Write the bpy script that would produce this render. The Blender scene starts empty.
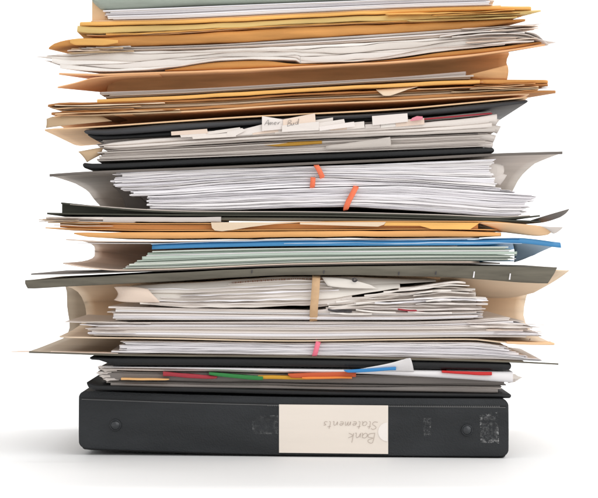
import bpy, bmesh, math, random
import numpy as np

random.seed(11)
rng = np.random.RandomState(5)
scene = bpy.context.scene
COL = scene.collection

# ---------------------------------------------------------------- camera, world, lights
S = 0.00068            # metres per photograph pixel on the plane of the stack's front (Y = 0)
D = 1.30               # camera distance to that plane
CZ = (457 - 249) * S   # camera height

cam_d = bpy.data.cameras.new('camera')
cam = bpy.data.objects.new('camera', cam_d)
COL.objects.link(cam)
cam.location = (0, -D, CZ)
cam.rotation_euler = (math.radians(90), 0, 0)
cam_d.sensor_width = 36
cam_d.lens = 36 * D / (598 * S)
cam_d.clip_start = 0.05
cam_d.clip_end = 100
scene.camera = cam

world = bpy.data.worlds.new('World')
scene.world = world
world.use_nodes = True
bg = world.node_tree.nodes['Background']
bg.inputs[0].default_value = (1.0, 1.0, 1.0, 1)
bg.inputs[1].default_value = 0.86


def area(name, loc, target, size, power, col=(1, 1, 1)):
    l = bpy.data.lights.new(name, 'AREA')
    l.shape = 'RECTANGLE'
    l.size, l.size_y = size
    l.energy = power
    l.color = col
    o = bpy.data.objects.new(name, l)
    COL.objects.link(o)
    o.location = loc
    d = np.array(target) - np.array(loc)
    from mathutils import Vector
    o.rotation_euler = Vector(d).to_track_quat('-Z', 'Y').to_euler()
    return o


area('softbox', (1.0, -0.55, 1.25), (0, 0.1, 0.10), (2.3, 2.3), 18, (1, 0.985, 0.96))
area('backdrop_light', (0, 1.25, 2.6), (0, 2.4, 1.0), (3.4, 0.5), 75)

scene.view_settings.view_transform = 'Standard'
scene.view_settings.look = 'None'
scene.view_settings.exposure = 0.14
scene.view_settings.gamma = 1
scene.cycles.max_bounces = 10
scene.cycles.diffuse_bounces = 6


# ---------------------------------------------------------------- helpers
def link(o):
    COL.objects.link(o)
    return o


def tag(o, label=None, cat=None, group=None, kind=None):
    if label: o['label'] = label
    if cat: o['category'] = cat
    if group: o['group'] = group
    if kind: o['kind'] = kind
    return o


def empty(name, px, py, Y, label, cat, group=None):
    o = bpy.data.objects.new(name, None)
    o.empty_display_size = 0.02
    o.location = (WX(px), Y, WZ(py))
    link(o)
    return tag(o, label, cat, group)


def WX(px, Y=0.0): return (px - 299) * S * (D + Y) / D
def WZ(py, Y=0.0): return CZ + (249 - py) * S * (D + Y) / D


def pchip(xs, ys):
    xs = np.array(xs, float); ys = np.array(ys, float)
    n = len(xs)
    if n == 1:
        return lambda x: np.full_like(np.asarray(x, float), ys[0])
    h = np.diff(xs); d = np.diff(ys) / h
    m = np.zeros(n)
    m[0], m[-1] = d[0], d[-1]
    for i in range(1, n - 1):
        if d[i-1] * d[i] > 0:
            w1 = 2*h[i] + h[i-1]; w2 = h[i] + 2*h[i-1]
            m[i] = (w1 + w2) / (w1/d[i-1] + w2/d[i])

    def f(x):
        x = np.asarray(x, float)
        k = np.clip(np.searchsorted(xs, x) - 1, 0, n - 2)
        t = (np.clip(x, xs[0], xs[-1]) - xs[k]) / h[k]
        v = (ys[k]*(2*t**3-3*t**2+1) + h[k]*m[k]*(t**3-2*t**2+t)
             + ys[k+1]*(-2*t**3+3*t**2) + h[k]*m[k+1]*(t**3-t**2))
        v = v + np.where(x < xs[0], (x - xs[0]) * m[0], 0) + np.where(x > xs[-1], (x - xs[-1]) * m[-1], 0)
        return v
    return f


def P(*a):
    return pchip(a[0::2], a[1::2])


def off(f, d):
    return lambda x: f(x) + d


def finish(name, bm, mat, parent=None, sharp=40):
    bmesh.ops.recalc_face_normals(bm, faces=bm.faces[:])
    me = bpy.data.meshes.new(name)
    bm.to_mesh(me); bm.free()
    for p in me.polygons: p.use_smooth = True
    me.set_sharp_from_angle(angle=math.radians(sharp))
    me.materials.append(mat)
    o = link(bpy.data.objects.new(name, me))
    if parent is not None:
        o.parent = parent
        o.matrix_parent_inverse.identity()
        loc = parent.location
        p = parent.parent
        L = np.array(loc)
        while p is not None:
            L = L + np.array(p.location); p = p.parent
        me.transform(__import__('mathutils').Matrix.Translation([-v for v in L]))
    return o


def slab(name, mat, top, bot, x0, x1, Y=0.0, depth=0.21, bulge=0.0, yaw=0.0, corner=0.0,
         n=44, wob=0.0, seed=0, parent=None, skew0=0.0, skew1=0.0, rise=0.0, endround=0.0, zw=0.0, tilt=0.0):
    """A solid sheet, board or folded packet: front profile given by top/bottom curves, extruded back."""
    r = np.random.RandomState(seed + 17)
    ph = r.rand(6) * 6.283
    xs = np.linspace(x0, x1, n)
    e = 2.5
    xs = np.unique(np.concatenate([[x0, x0 + .6, x0 + 1.5, x0 + e], xs, [x1 - e, x1 - 1.5, x1 - .6, x1]]))
    zt, zb = top(xs), bot(xs)
    if zw > 0:
        fq = r.uniform(.7, 1.4, 6)
        nz = lambda p: (np.sin(xs*.035*fq[p] + ph[p]*2) + .7*np.sin(xs*.083*fq[p+1] + ph[p+1]*3) + .5*np.sin(xs*.19*fq[p+2] + ph[p+2]*5)) / 1.6
        com = nz(0)
        zt, zb = zt + zw*(.6*com + .6*nz(1)), zb + zw*(.6*com + .6*nz(2))
        zb = np.maximum(zb, zt + .3)
    if endround > 0:
        for end in (x0, x1):
            q = np.clip(1 - np.abs(xs - end) / endround, 0, 1)
            k = np.sqrt(np.clip(1 - q * q, 0.02, 1))
            mid = (zt + zb) / 2; h0 = (zb - zt) / 2
            hh = h0 - np.minimum(endround, h0) * (1 - k)
            zt, zb = mid - hh, mid + hh
    xc = (x0 + x1) / 2
    u = (xs - x0) / (x1 - x0)
    yf = Y - (xs - xc) * S * math.tan(yaw)
    yf = yf + wob * (np.sin(u * 5 + ph[0]) + .6 * np.sin(u * 13 + ph[1]) + .35 * np.sin(u * 31 + ph[2]))
    if corner > 0:
        for q in (xs - x0, x1 - xs):
            c = np.clip(1 - q / corner, 0, 1)
            yf = yf + corner * S * (1 - np.sqrt(np.clip(1 - c * c, 0, 1)))
    bm = bmesh.new()
    rings = []
    for i, x in enumerate(xs):
        a, b = WZ(zt[i], Y), WZ(zb[i], Y)
        X = WX(x, Y)
        f = yf[i]
        mid, h = (a + b) / 2, (a - b) / 2
        back = max(f + .002, Y + depth - (xs[i] - xc) * S * math.tan(yaw))
        s = skew0 * (1 - u[i]) + skew1 * u[i]
        pts = []
        for y in (back, f + (back - f) * .55, f + (back - f) * .2):
            pts.append((X + s * (y - f), y, b + rise * (y - f)))
        if tilt > 0:
            for t in (0, .06, .35, .65, .94, 1):
                pts.append((X, f + tilt * (t ** 1.5) + (.0004 if t in (0, 1) else 0), b + (a - b) * t))
        elif bulge > 0:
            k = 7
            for j in range(k):
                an = -math.pi/2 + math.pi * j / (k - 1)
                pts.append((X, f + bulge * (1 - math.cos(an)), mid + h * math.sin(an)))
        else:
            pts += [(X, f, b), (X, f, a)]
        for y in (f + (back - f) * .2, f + (back - f) * .55, back):
            pts.append((X + s * (y - f), y, a + rise * (y - f)))
        rings.append([bm.verts.new(p) for p in pts])
    m = len(rings[0])
    for i in range(len(rings) - 1):
        for j in range(m):
            k = (j + 1) % m
            bm.faces.new((rings[i][j], rings[i][k], rings[i+1][k], rings[i+1][j]))
    bm.faces.new(rings[0][::-1]); bm.faces.new(rings[-1])
    return finish(name, bm, mat, parent)


def sheet(name, mat, mid, x0, x1, th=0.5, wave=0.0, seed=0, **kw):
    r = np.random.RandomState(seed + 3)
    ph = r.rand(4) * 6.283
    fr = r.uniform(.6, 1.4, 4)

    def m(x):
        x = np.asarray(x, float)
        return mid(x) + wave * (np.sin(x * .021 * fr[0] + ph[0]) + .5 * np.sin(x * .055 * fr[1] + ph[1]))
    return slab(name, mat, off(m, -th/2), off(m, th/2), x0, x1, seed=seed, **kw)


def ufold(name, mat, top, bot, xt, xb, depth=0.235, r=0.04, th=1.2, Yt=0.0, Yb=0.0, lipT=0.0, lipB=0.0,
          n=46, parent=None, corner=0.0, wob=0.0, seed=0, power=2.0, irr=1.6):
    """A folder: upper leaf, rear fold and lower leaf as one bent sheet with real thickness."""
    R = np.random.RandomState(seed + 5)
    ph = R.rand(4) * 6.283
    us = np.linspace(0, 1, n)
    bm = bmesh.new()
    rows = []
    for i, u in enumerate(us):
        xtp = xt[0] + (xt[1] - xt[0]) * u
        xbp = xb[0] + (xb[1] - xb[0]) * u
        zt, zb = WZ(float(top(xtp))), WZ(float(bot(xbp)))
        Xt, Xb = WX(xtp), WX(xbp)
        w = wob * (math.sin(u * 6 + ph[0]) + .5 * math.sin(u * 15 + ph[1]))
        yt, yb = Yt + w, Yb + wob * (math.sin(u * 7 + ph[2]) + .5 * math.sin(u * 13 + ph[3]))
        if corner > 0:
            for q, L in ((u, xt[1]-xt[0]), (1 - u, xt[1]-xt[0])):
                c = max(0, 1 - q * L / corner)
                dd = corner * S * (1 - math.sqrt(max(0, 1 - c * c)))
                yt += dd; yb += dd
        mid, h = (zt + zb) / 2, (zt - zb) / 2
        pts = []
        if lipT:
            pts.append((Xt, yt - .0008, zt - lipT * S)); pts.append((Xt, yt - .0006, zt - lipT * S * .45))
            pts.append((Xt, yt + .0006, zt - lipT * S * .08))
        for t in (0.0, .03, .33, .66):
            y = yt + (depth - r - yt) * t + (.002 if lipT else 0)
            pts.append((Xt, y, zt))
        k = 13
        for j in range(k):
            a = math.pi/2 - math.pi * j / (k - 1)
            ca, sa = math.cos(a), math.sin(a)
            ca = abs(ca) ** (2/power); sa = math.copysign(abs(sa) ** (2/power), sa)
            X = Xt + (Xb - Xt) * (1 - sa) / 2
            pts.append((X, depth - r + r * ca, mid + h * sa))
        for t in (.66, .33, .03, 0.0):
            y = yb + (depth - r - yb) * t + (.002 if lipB else 0)
            pts.append((Xb, y, zb))
        if lipB:
            pts.append((Xb, yb + .0006, zb + lipB * S * .08)); pts.append((Xb, yb - .0006, zb + lipB * S * .45))
            pts.append((Xb, yb - .0008, zb + lipB * S))
        if irr:
            e = abs(2*u - 1) ** 8 * (1 if u < .5 else -1)
            qn = len(pts) - 1
            pts = [(p[0] + irr*S*e*(math.sin(9*j/qn + ph[0]) + .8*math.sin(23*j/qn + ph[1]) - math.sin(ph[0]))*math.sin(math.pi*j/qn)**.5, p[1], p[2]) for j, p in enumerate(pts)]
        rows.append([bm.verts.new(p) for p in pts])
    for i in range(n - 1):
        for j in range(len(rows[0]) - 1):
            bm.faces.new((rows[i][j], rows[i][j+1], rows[i+1][j+1], rows[i+1][j]))
    o = finish(name, bm, mat, parent, sharp=60)
    md = o.modifiers.new('thickness', 'SOLIDIFY')
    md.thickness = th * S
    md.offset = 0
    return o


def panel(name, mat, pts, th=0.5, parent=None, sub=0):
    """A thin plate with a polygon outline: pts = (px, py, Y) each."""
    bm = bmesh.new()
    f = [bm.verts.new((WX(x, y), y, WZ(p, y))) for x, p, y in pts]
    b = [bm.verts.new((WX(x, y), y + th * S, WZ(p, y))) for x, p, y in pts]
    bm.faces.new(f); bm.faces.new(b[::-1])
    n = len(f)
    for i in range(n):
        j = (i + 1) % n
        bm.faces.new((f[i], b[i], b[j], f[j]))
    return finish(name, bm, mat, parent, sharp=30)


def bent(name, mat, rows, th=0.6, parent=None):
    """A bent strip of paper: rows of (px, py, Y) points, all of the same length."""
    bm = bmesh.new()
    vs = [[bm.verts.new((WX(x, y), y, WZ(p, y))) for x, p, y in r] for r in rows]
    for i in range(len(vs) - 1):
        for j in range(len(vs[0]) - 1):
            bm.faces.new((vs[i][j], vs[i][j+1], vs[i+1][j+1], vs[i+1][j]))
    o = finish(name, bm, mat, parent, sharp=60)
    md = o.modifiers.new('smooth', 'SUBSURF'); md.levels = 2; md.render_levels = 2; md.boundary_smooth = 'PRESERVE_CORNERS'
    md = o.modifiers.new('thickness', 'SOLIDIFY'); md.thickness = th * S; md.offset = 0
    return o


# ---------------------------------------------------------------- materials
def mat_base(name):
    m = bpy.data.materials.new(name)
    m.use_nodes = True
    nt = m.node_tree
    return m, nt, nt.nodes['Principled BSDF']


def paper(name, col, var=0.08, rough=0.75, spec=0.25, mottle=0.10, scale=60, bump=0.15, lines=0.0, warm=None, trans=0.0):
    """Paper or card: fibre mottling, per-sheet tone difference, faint fibre bump."""
    m, nt, b = mat_base(name)
    N, L = nt.nodes, nt.links
    tc = N.new('ShaderNodeTexCoord')
    mp = N.new('ShaderNodeMapping'); mp.inputs['Scale'].default_value = (0.22, 1, 2.2)
    L.new(tc.outputs['Object'], mp.inputs[0])
    n1 = N.new('ShaderNodeTexNoise'); n1.inputs['Scale'].default_value = scale; n1.inputs['Detail'].default_value = 6
    L.new(mp.outputs[0], n1.inputs['Vector'])
    n2 = N.new('ShaderNodeTexNoise'); n2.inputs['Scale'].default_value = 900; n2.inputs['Detail'].default_value = 3
    L.new(tc.outputs['Object'], n2.inputs['Vector'])
    oi = N.new('ShaderNodeObjectInfo')
    r1 = N.new('ShaderNodeMapRange')
    r1.inputs[1].default_value = 0.3; r1.inputs[2].default_value = 0.7
    r1.inputs[3].default_value = 1 - mottle; r1.inputs[4].default_value = 1 + mottle * .5
    L.new(n1.outputs['Fac'], r1.inputs[0])
    r2 = N.new('ShaderNodeMapRange')
    r2.inputs[3].default_value = 1 - var; r2.inputs[4].default_value = 1 + var * .4
    L.new(oi.outputs['Random'], r2.inputs[0])
    mu = N.new('ShaderNodeMath'); mu.operation = 'MULTIPLY'
    L.new(r1.outputs[0], mu.inputs[0]); L.new(r2.outputs[0], mu.inputs[1])
    val = mu.outputs[0]
    if lines > 0:
        w = N.new('ShaderNodeTexWave'); w.wave_type = 'BANDS'; w.bands_direction = 'Z'
        w.inputs['Scale'].default_value = 130; w.inputs['Distortion'].default_value = 6
        w.inputs['Detail'].default_value = 2; w.inputs['Detail Scale'].default_value = .6
        L.new(mp.outputs[0], w.inputs['Vector'])
        r3 = N.new('ShaderNodeMapRange'); r3.inputs[3].default_value = 1 - lines; r3.inputs[4].default_value = 1
        L.new(w.outputs['Fac'], r3.inputs[0])
        mm = N.new('ShaderNodeMath'); mm.operation = 'MULTIPLY'
        L.new(val, mm.inputs[0]); L.new(r3.outputs[0], mm.inputs[1])
        val = mm.outputs[0]
    vm = N.new('ShaderNodeVectorMath'); vm.operation = 'SCALE'
    if warm:
        mx = N.new('ShaderNodeMix'); mx.data_type = 'RGBA'
        mx.inputs[6].default_value = (*col, 1); mx.inputs[7].default_value = (*warm, 1)
        L.new(oi.outputs['Random'], mx.inputs[0])
        L.new(mx.outputs[2], vm.inputs[0])
    else:
        vm.inputs[0].default_value = col
    L.new(val, vm.inputs['Scale'])
    L.new(vm.outputs[0], b.inputs['Base Color'])
    b.inputs['Roughness'].default_value = rough
    b.inputs['Specular IOR Level'].default_value = spec
    bp = N.new('ShaderNodeBump'); bp.inputs['Strength'].default_value = bump; bp.inputs['Distance'].default_value = .0004
    ad = N.new('ShaderNodeMath'); ad.operation = 'MULTIPLY_ADD'; ad.inputs[1].default_value = 3.0
    L.new(n1.outputs['Fac'], ad.inputs[0]); L.new(n2.outputs['Fac'], ad.inputs[2])
    L.new(ad.outputs[0], bp.inputs['Height'])
    L.new(bp.outputs[0], b.inputs['Normal'])
    return m


def vinyl(name, col, rough=0.45, grain=1400, bump=0.35, scratch=0.5, spec=0.5):
    m, nt, b = mat_base(name)
    N, L = nt.nodes, nt.links
    tc = N.new('ShaderNodeTexCoord')
    v = N.new('ShaderNodeTexVoronoi'); v.inputs['Scale'].default_value = grain
    L.new(tc.outputs['Object'], v.inputs['Vector'])
    n1 = N.new('ShaderNodeTexNoise'); n1.inputs['Scale'].default_value = 35; n1.inputs['Detail'].default_value = 8
    mp = N.new('ShaderNodeMapping'); mp.inputs['Scale'].default_value = (.5, 1, 1.5)
    L.new(tc.outputs['Object'], mp.inputs[0]); L.new(mp.outputs[0], n1.inputs['Vector'])
    cr = N.new('ShaderNodeValToRGB')
    cr.color_ramp.elements[0].position = .35; cr.color_ramp.elements[0].color = (*[c * .8 for c in col], 1)
    cr.color_ramp.elements[1].position = .75; cr.color_ramp.elements[1].color = (*[min(1, c * 1.3 + .006 * scratch) for c in col], 1)
    L.new(n1.outputs['Fac'], cr.inputs[0]); L.new(cr.outputs[0], b.inputs['Base Color'])
    rr = N.new('ShaderNodeMapRange'); rr.inputs[3].default_value = rough - .08; rr.inputs[4].default_value = rough + .12
    L.new(n1.outputs['Fac'], rr.inputs[0]); L.new(rr.outputs[0], b.inputs['Roughness'])
    b.inputs['Specular IOR Level'].default_value = spec
    bp = N.new('ShaderNodeBump'); bp.inputs['Strength'].default_value = bump; bp.inputs['Distance'].default_value = .0002
    L.new(v.outputs['Distance'], bp.inputs['Height']); L.new(bp.outputs[0], b.inputs['Normal'])
    return m


def plain(name, col, rough=.5, metal=0.0, spec=.4):
    m, nt, b = mat_base(name)
    N, L = nt.nodes, nt.links
    tc = N.new('ShaderNodeTexCoord')
    n1 = N.new('ShaderNodeTexNoise'); n1.inputs['Scale'].default_value = 300; n1.inputs['Detail'].default_value = 5
    L.new(tc.outputs['Object'], n1.inputs['Vector'])
    r = N.new('ShaderNodeMapRange'); r.inputs[3].default_value = .82; r.inputs[4].default_value = 1.15
    L.new(n1.outputs['Fac'], r.inputs[0])
    vm = N.new('ShaderNodeVectorMath'); vm.operation = 'SCALE'; vm.inputs[0].default_value = col
    L.new(r.outputs[0], vm.inputs['Scale']); L.new(vm.outputs[0], b.inputs['Base Color'])
    b.inputs['Roughness'].default_value = rough; b.inputs['Metallic'].default_value = metal
    b.inputs['Specular IOR Level'].default_value = spec
    return m


M = dict(
    white=paper('white_paper', (.85, .82, .815), var=.10, mottle=.04, warm=(.82, .80, .83)),
    offwhite=paper('aged_white_paper', (.80, .73, .67), var=.14, mottle=.07, warm=(.72, .66, .63)),
    greyp=paper('grey_paper', (.64, .58, .53), var=.2, mottle=.08, warm=(.52, .47, .44)),
    wrinkle=paper('wrinkled_white', (.84, .79, .745), var=.05, mottle=.12, scale=45, bump=.35),
    statement=paper('printed_statement', (.78, .73, .67), var=.03, mottle=.05, lines=.07, bump=.1),
    manila=paper('manila_card', (.72, .48, .28), var=.08, mottle=.12),
    cream=paper('cream_card', (.76, .60, .44), var=.06, mottle=.08),
    palecream=paper('pale_manila_card', (.74, .60, .50), var=.05, mottle=.08),
    khaki=paper('khaki_card', (.62, .44, .17), var=.05, mottle=.3),
    ochre=paper('ochre_card', (.44, .23, .03), var=.05, mottle=.2),
    golden=paper('golden_card', (.80, .44, .13), var=.05, mottle=.22),
    kraft=paper('kraft_orange', (.74, .38, .14), var=.06, mottle=.24),
    kraftdark=paper('kraft_brown', (.62, .29, .085), var=.06, mottle=.35),
    rust=paper('rust_card', (.70, .39, .18), var=.05, mottle=.32),
    salmon=paper('salmon_card', (.80, .45, .23), var=.05, mottle=.1),
    peach=paper('peach_card', (.80, .53, .31), var=.05, mottle=.08),
    brown=paper('brown_card', (.46, .21, .075), var=.1, mottle=.16),
    tan=paper('tan_card', (.52, .37, .23), var=.1, mottle=.14),
    olive=paper('olive_pressboard', (.135, .122, .095), var=.03, mottle=.3, scale=140),
    lining=paper('tan_lining', (.46, .37, .275), var=.03, mottle=.15),
    darkolive=paper('dark_green_pressboard', (.055, .055, .042), var=.03, mottle=.25, scale=140),
    greyfolder=paper('grey_beige_pocket', (.52, .46, .41), var=.03, mottle=.12),
    greyboard=paper('grey_board', (.16, .14, .125), var=.05, mottle=.15),
    greengrey=paper('green_grey_card', (.36, .40, .345), var=.03, mottle=.3),
    palegreen=paper('pale_green_paper', (.50, .60, .52), var=.18, mottle=.06, warm=(.66, .68, .62)),
    blue=paper('blue_folder_card', (.045, .22, .45), var=.03, mottle=.10, rough=.45, spec=.4),
    black=vinyl('black_vinyl', (.008, .0085, .0095), rough=.5, spec=.35, scratch=.2),
    blackspine=vinyl('black_grained_vinyl', (.016, .018, .0205), rough=.55, spec=.35, scratch=1.0, bump=.9, grain=900),
    slate=vinyl('slate_poly', (.032, .033, .037), rough=.55, bump=.1),
    card=paper('label_card', (.80, .72, .64), var=.0, mottle=.03, rough=.35, spec=.5, bump=.05),
    notch=paper('notch_card', (.86, .80, .75), var=.0, mottle=.02, rough=.35, spec=.5, bump=.05),
    pencil=plain('pencil_line', (.44, .37, .32), .8),
    softink=plain('faded_ink', (.20, .18, .17), .8),
    ink=plain('ink_line', (.06, .055, .06), .8),
    brownink=plain('brown_ink', (.22, .12, .08), .8),
    steel=plain('gunmetal', (.05, .053, .057), .22, 0.5),
    wire=plain('steel_wire', (.35, .35, .36), .3, 0.9),
    residue=plain('tape_residue', (.17, .17, .17), .6),
    seam=plain('weld_seam_grey', (.10, .10, .10), .5),
    orangeband=plain('orange_rubber', (.80, .17, .075), .55),
    pinkband=plain('pink_rubber', (.80, .17, .25), .55),
    tanband=plain('tan_rubber', (.56, .36, .20), .55),
    t_orange=paper('orange_tab', (.80, .24, .05), mottle=.12, rough=.4),
    t_beige=paper('beige_tab', (.72, .42, .18), mottle=.12, rough=.4),
    t_crimson=paper('crimson_tab', (.36, .035, .05), mottle=.12, rough=.4),
    t_green=paper('green_tab', (.03, .20, .05), mottle=.12, rough=.4),
    t_yellow=paper('amber_tab', (.66, .34, .03), mottle=.12, rough=.4),
    t_redor=paper('red_orange_tab', (.55, .10, .035), mottle=.12, rough=.4),
    t_blue=paper('blue_tab', (.04, .22, .50), mottle=.12, rough=.4),
    t_red=paper('red_tab', (.60, .03, .03), mottle=.12, rough=.4),
    t_pink=paper('pink_tab', (.72, .25, .32), mottle=.1),
)

def film(name, col, amount, scale, border):
    """Glue left by tape: a thin film, densest along its outline and broken up by noise."""
    m, nt, b = mat_base(name)
    N, L = nt.nodes, nt.links
    tc = N.new('ShaderNodeTexCoord')
    sp = N.new('ShaderNodeSeparateXYZ'); L.new(tc.outputs['Generated'], sp.inputs[0])
    nd = N.new('ShaderNodeTexNoise'); nd.inputs['Scale'].default_value = 90; nd.inputs['Detail'].default_value = 2
    L.new(tc.outputs['Object'], nd.inputs['Vector'])
    ds = []
    for ax in ('X', 'Z'):
        a = N.new('ShaderNodeMath'); a.operation = 'SUBTRACT'; L.new(sp.outputs[ax], a.inputs[0]); a.inputs[1].default_value = .5
        c = N.new('ShaderNodeMath'); c.operation = 'ABSOLUTE'; L.new(a.outputs[0], c.inputs[0]); ds.append(c)
    mx = N.new('ShaderNodeMath'); mx.operation = 'MAXIMUM'; L.new(ds[0].outputs[0], mx.inputs[0]); L.new(ds[1].outputs[0], mx.inputs[1])
    wob_ = N.new('ShaderNodeMath'); wob_.operation = 'MULTIPLY_ADD'; L.new(nd.outputs['Fac'], wob_.inputs[0]); wob_.inputs[1].default_value = .16; L.new(mx.outputs[0], wob_.inputs[2])
    e = N.new('ShaderNodeMapRange'); e.inputs[1].default_value = .50 - border; e.inputs[2].default_value = .53; e.inputs[3].default_value = .22; e.inputs[4].default_value = 1
    L.new(wob_.outputs[0], e.inputs[0])
    n = N.new('ShaderNodeTexNoise'); n.inputs['Scale'].default_value = scale; n.inputs['Detail'].default_value = 7; n.inputs['Roughness'].default_value = .7
    L.new(tc.outputs['Object'], n.inputs['Vector'])
    r = N.new('ShaderNodeMapRange'); r.inputs[1].default_value = .47; r.inputs[2].default_value = .66
    L.new(n.outputs['Fac'], r.inputs[0])
    f = N.new('ShaderNodeMath'); f.operation = 'MULTIPLY'; L.new(e.outputs[0], f.inputs[0]); L.new(r.outputs[0], f.inputs[1])
    g = N.new('ShaderNodeMath'); g.operation = 'MULTIPLY'; L.new(f.outputs[0], g.inputs[0]); g.inputs[1].default_value = amount
    L.new(g.outputs[0], b.inputs['Alpha'])
    b.inputs['Base Color'].default_value = (*col, 1); b.inputs['Roughness'].default_value = .5
    return m


M['film'] = film('glue_film', (.42, .42, .42), .8, 420, .10)
M['filmsoft'] = film('glue_film_soft', (.30, .30, .30), .32, 300, .10)
M['scuff'] = film('scuff_film', (.30, .30, .30), .5, 700, .3)

# floor: one white seamless sheet that curves up behind
fm, nt, b = mat_base('white_sweep')
tc = nt.nodes.new('ShaderNodeTexCoord')
nz = nt.nodes.new('ShaderNodeTexNoise'); nz.inputs['Scale'].default_value = 9; nz.inputs['Detail'].default_value = 6
nt.links.new(tc.outputs['Object'], nz.inputs['Vector'])
rp = nt.nodes.new('ShaderNodeMapRange'); rp.inputs[3].default_value = .765; rp.inputs[4].default_value = .785
nt.links.new(nz.outputs['Fac'], rp.inputs[0])
cmb = nt.nodes.new('ShaderNodeCombineColor')
for i in range(3): nt.links.new(rp.outputs[0], cmb.inputs[i])
nt.links.new(cmb.outputs[0], b.inputs['Base Color'])
b.inputs['Roughness'].default_value = .6
b.inputs['Specular IOR Level'].default_value = .12
bm = bmesh.new()
prof = [(-3.5, 0), (-1, 0), (0, 0), (1.0, 0), (1.5, 0)]
for k in range(1, 13):
    a = math.pi / 2 * k / 12
    prof.append((1.5 + .8 * math.sin(a), .8 - .8 * math.cos(a)))
prof += [(2.3, 2.0), (2.3, 3.2)]
rows = [[bm.verts.new((x, y, z)) for y, z in prof] for x in (-4, -1.5, 0, 1.5, 4)]
for i in range(4):
    for j in range(len(prof) - 1):
        bm.faces.new((rows[i][j], rows[i+1][j], rows[i+1][j+1], rows[i][j+1]))
tag(finish('floor', bm, fm), kind='structure')


# ---------------------------------------------------------------- pen strokes
GL = {
 'B': [[(.05,0),(.08,1),(.4,.95),(.45,.72),(.1,.52),(.5,.42),(.48,.1),(.05,0)]],
 'A': [[(0,0),(.15,.5),(.35,1),(.45,.5),(.5,0)], [(.1,.35),(.5,.4)]],
 'S': [[(.5,.85),(.3,1),(.05,.8),(.2,.55),(.45,.35),(.35,.05),(0,.1)]],
 'a': [[(.4,.45),(.15,.5),(.02,.2),(.2,0),(.38,.2),(.4,.45),(.42,.05),(.5,0)]],
 'n': [[(0,.45),(.03,0),(.1,.35),(.25,.48),(.33,.3),(.35,0),(.45,.02)]],
 'k': [[(0,1),(0,0)], [(.35,.5),(.02,.25),(.38,0)]],
 't': [[(.12,.9),(.1,.1),(.25,0)], [(0,.6),(.3,.65)]],
 'e': [[(.02,.25),(.35,.3),(.25,.48),(.05,.35),(.08,.05),(.35,.05)]],
 'm': [[(0,.45),(.02,0),(.1,.4),(.22,.45),(.25,0),(.32,.4),(.45,.45),(.5,0)]],
 's': [[(.3,.45),(.08,.4),(.28,.2),(.2,0),(0,.05)]],
 'r': [[(0,.45),(.03,0),(.1,.35),(.3,.48)]],
 'u': [[(0,.45),(.05,.1),(.2,0),(.35,.45),(.36,.05),(.45,0)]],
 'd': [[(.35,.4),(.1,.45),(.02,.15),(.2,0),(.36,.2),(.38,1),(.4,.05),(.48,0)]],
 '.': [[(.05,.0),(.09,.05)]],
 ' ': [],
}
WID = {'m': .62, 't': .38, 's': .42, ' ': .35, '.': .25, 'r': .4}


def strokes(name, mat, text, origin, ux, uz, length, height, Yf, width=.5, parent=None, slant=.15):
    """Handwriting as raised pen strokes. origin px, ux/uz = reading and up directions in px; Yf gives the face's Y."""
    total = sum(WID.get(c, .56) for c in text)
    sx = length / total
    bm = bmesh.new()
    cur = 0
    for c in text:
        for st in GL[c]:
            pp = []
            for (gx, gy) in st:
                a = (cur + gx + slant * gy) * sx; h = gy * height
                pp.append((origin[0] + ux[0]*a + uz[0]*h, origin[1] + ux[1]*a + uz[1]*h))
            fine = []
            for i in range(len(pp) - 1):
                for t in np.linspace(0, 1, 4)[:-1]:
                    p0 = pp[max(i-1, 0)]; p1 = pp[i]; p2 = pp[i+1]; p3 = pp[min(i+2, len(pp)-1)]
                    fine.append(tuple(.5*((2*p1[q]) + (-p0[q]+p2[q])*t + (2*p0[q]-5*p1[q]+4*p2[q]-p3[q])*t*t + (-p0[q]+3*p1[q]-3*p2[q]+p3[q])*t**3) for q in (0, 1)))
            fine.append(pp[-1])
            prev = None
            for i, (x, y) in enumerate(fine):
                x2, y2 = fine[min(i+1, len(fine)-1)]; x1_, y1_ = fine[max(i-1, 0)]
                dx, dy = x2-x1_, y2-y1_
                l = math.hypot(dx, dy) or 1
                nx, ny = -dy/l*width/2, dx/l*width/2
                Y = Yf(x, y)
                a = bm.verts.new((WX(x+nx, Y), Y, WZ(y+ny, Y))); b_ = bm.verts.new((WX(x-nx, Y), Y, WZ(y-ny, Y)))
                if prev: bm.faces.new((prev[0], prev[1], b_, a))
                prev = (a, b_)
        cur += WID.get(c, .56)
    return finish(name, bm, mat, parent)


def flecks(name, mat, spots, Yf, parent, th=.15):
    bm = bmesh.new()
    for (x, y, w, h, a) in spots:
        Y = Yf(x, y)
        k = random.randint(4, 6)
        ca, sa = math.cos(a), math.sin(a)
        v = []
        for i in range(k):
            t = 2*math.pi*i/k; q = random.uniform(.6, 1.1)
            dx, dy = w*.5*math.cos(t)*q, h*.5*math.sin(t)*q
            v.append(bm.verts.new((WX(x+dx*ca-dy*sa, Y), Y, WZ(y+dx*sa+dy*ca, Y))))
        bm.faces.new(v)
    return finish(name, mat=mat, bm=bm, parent=parent)


# ================================================================= 1. big black binder
YAW1 = math.radians(4)
XC1 = 292
def y_b1(px, py=0): return -(px - XC1) * S * math.tan(YAW1)

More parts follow.
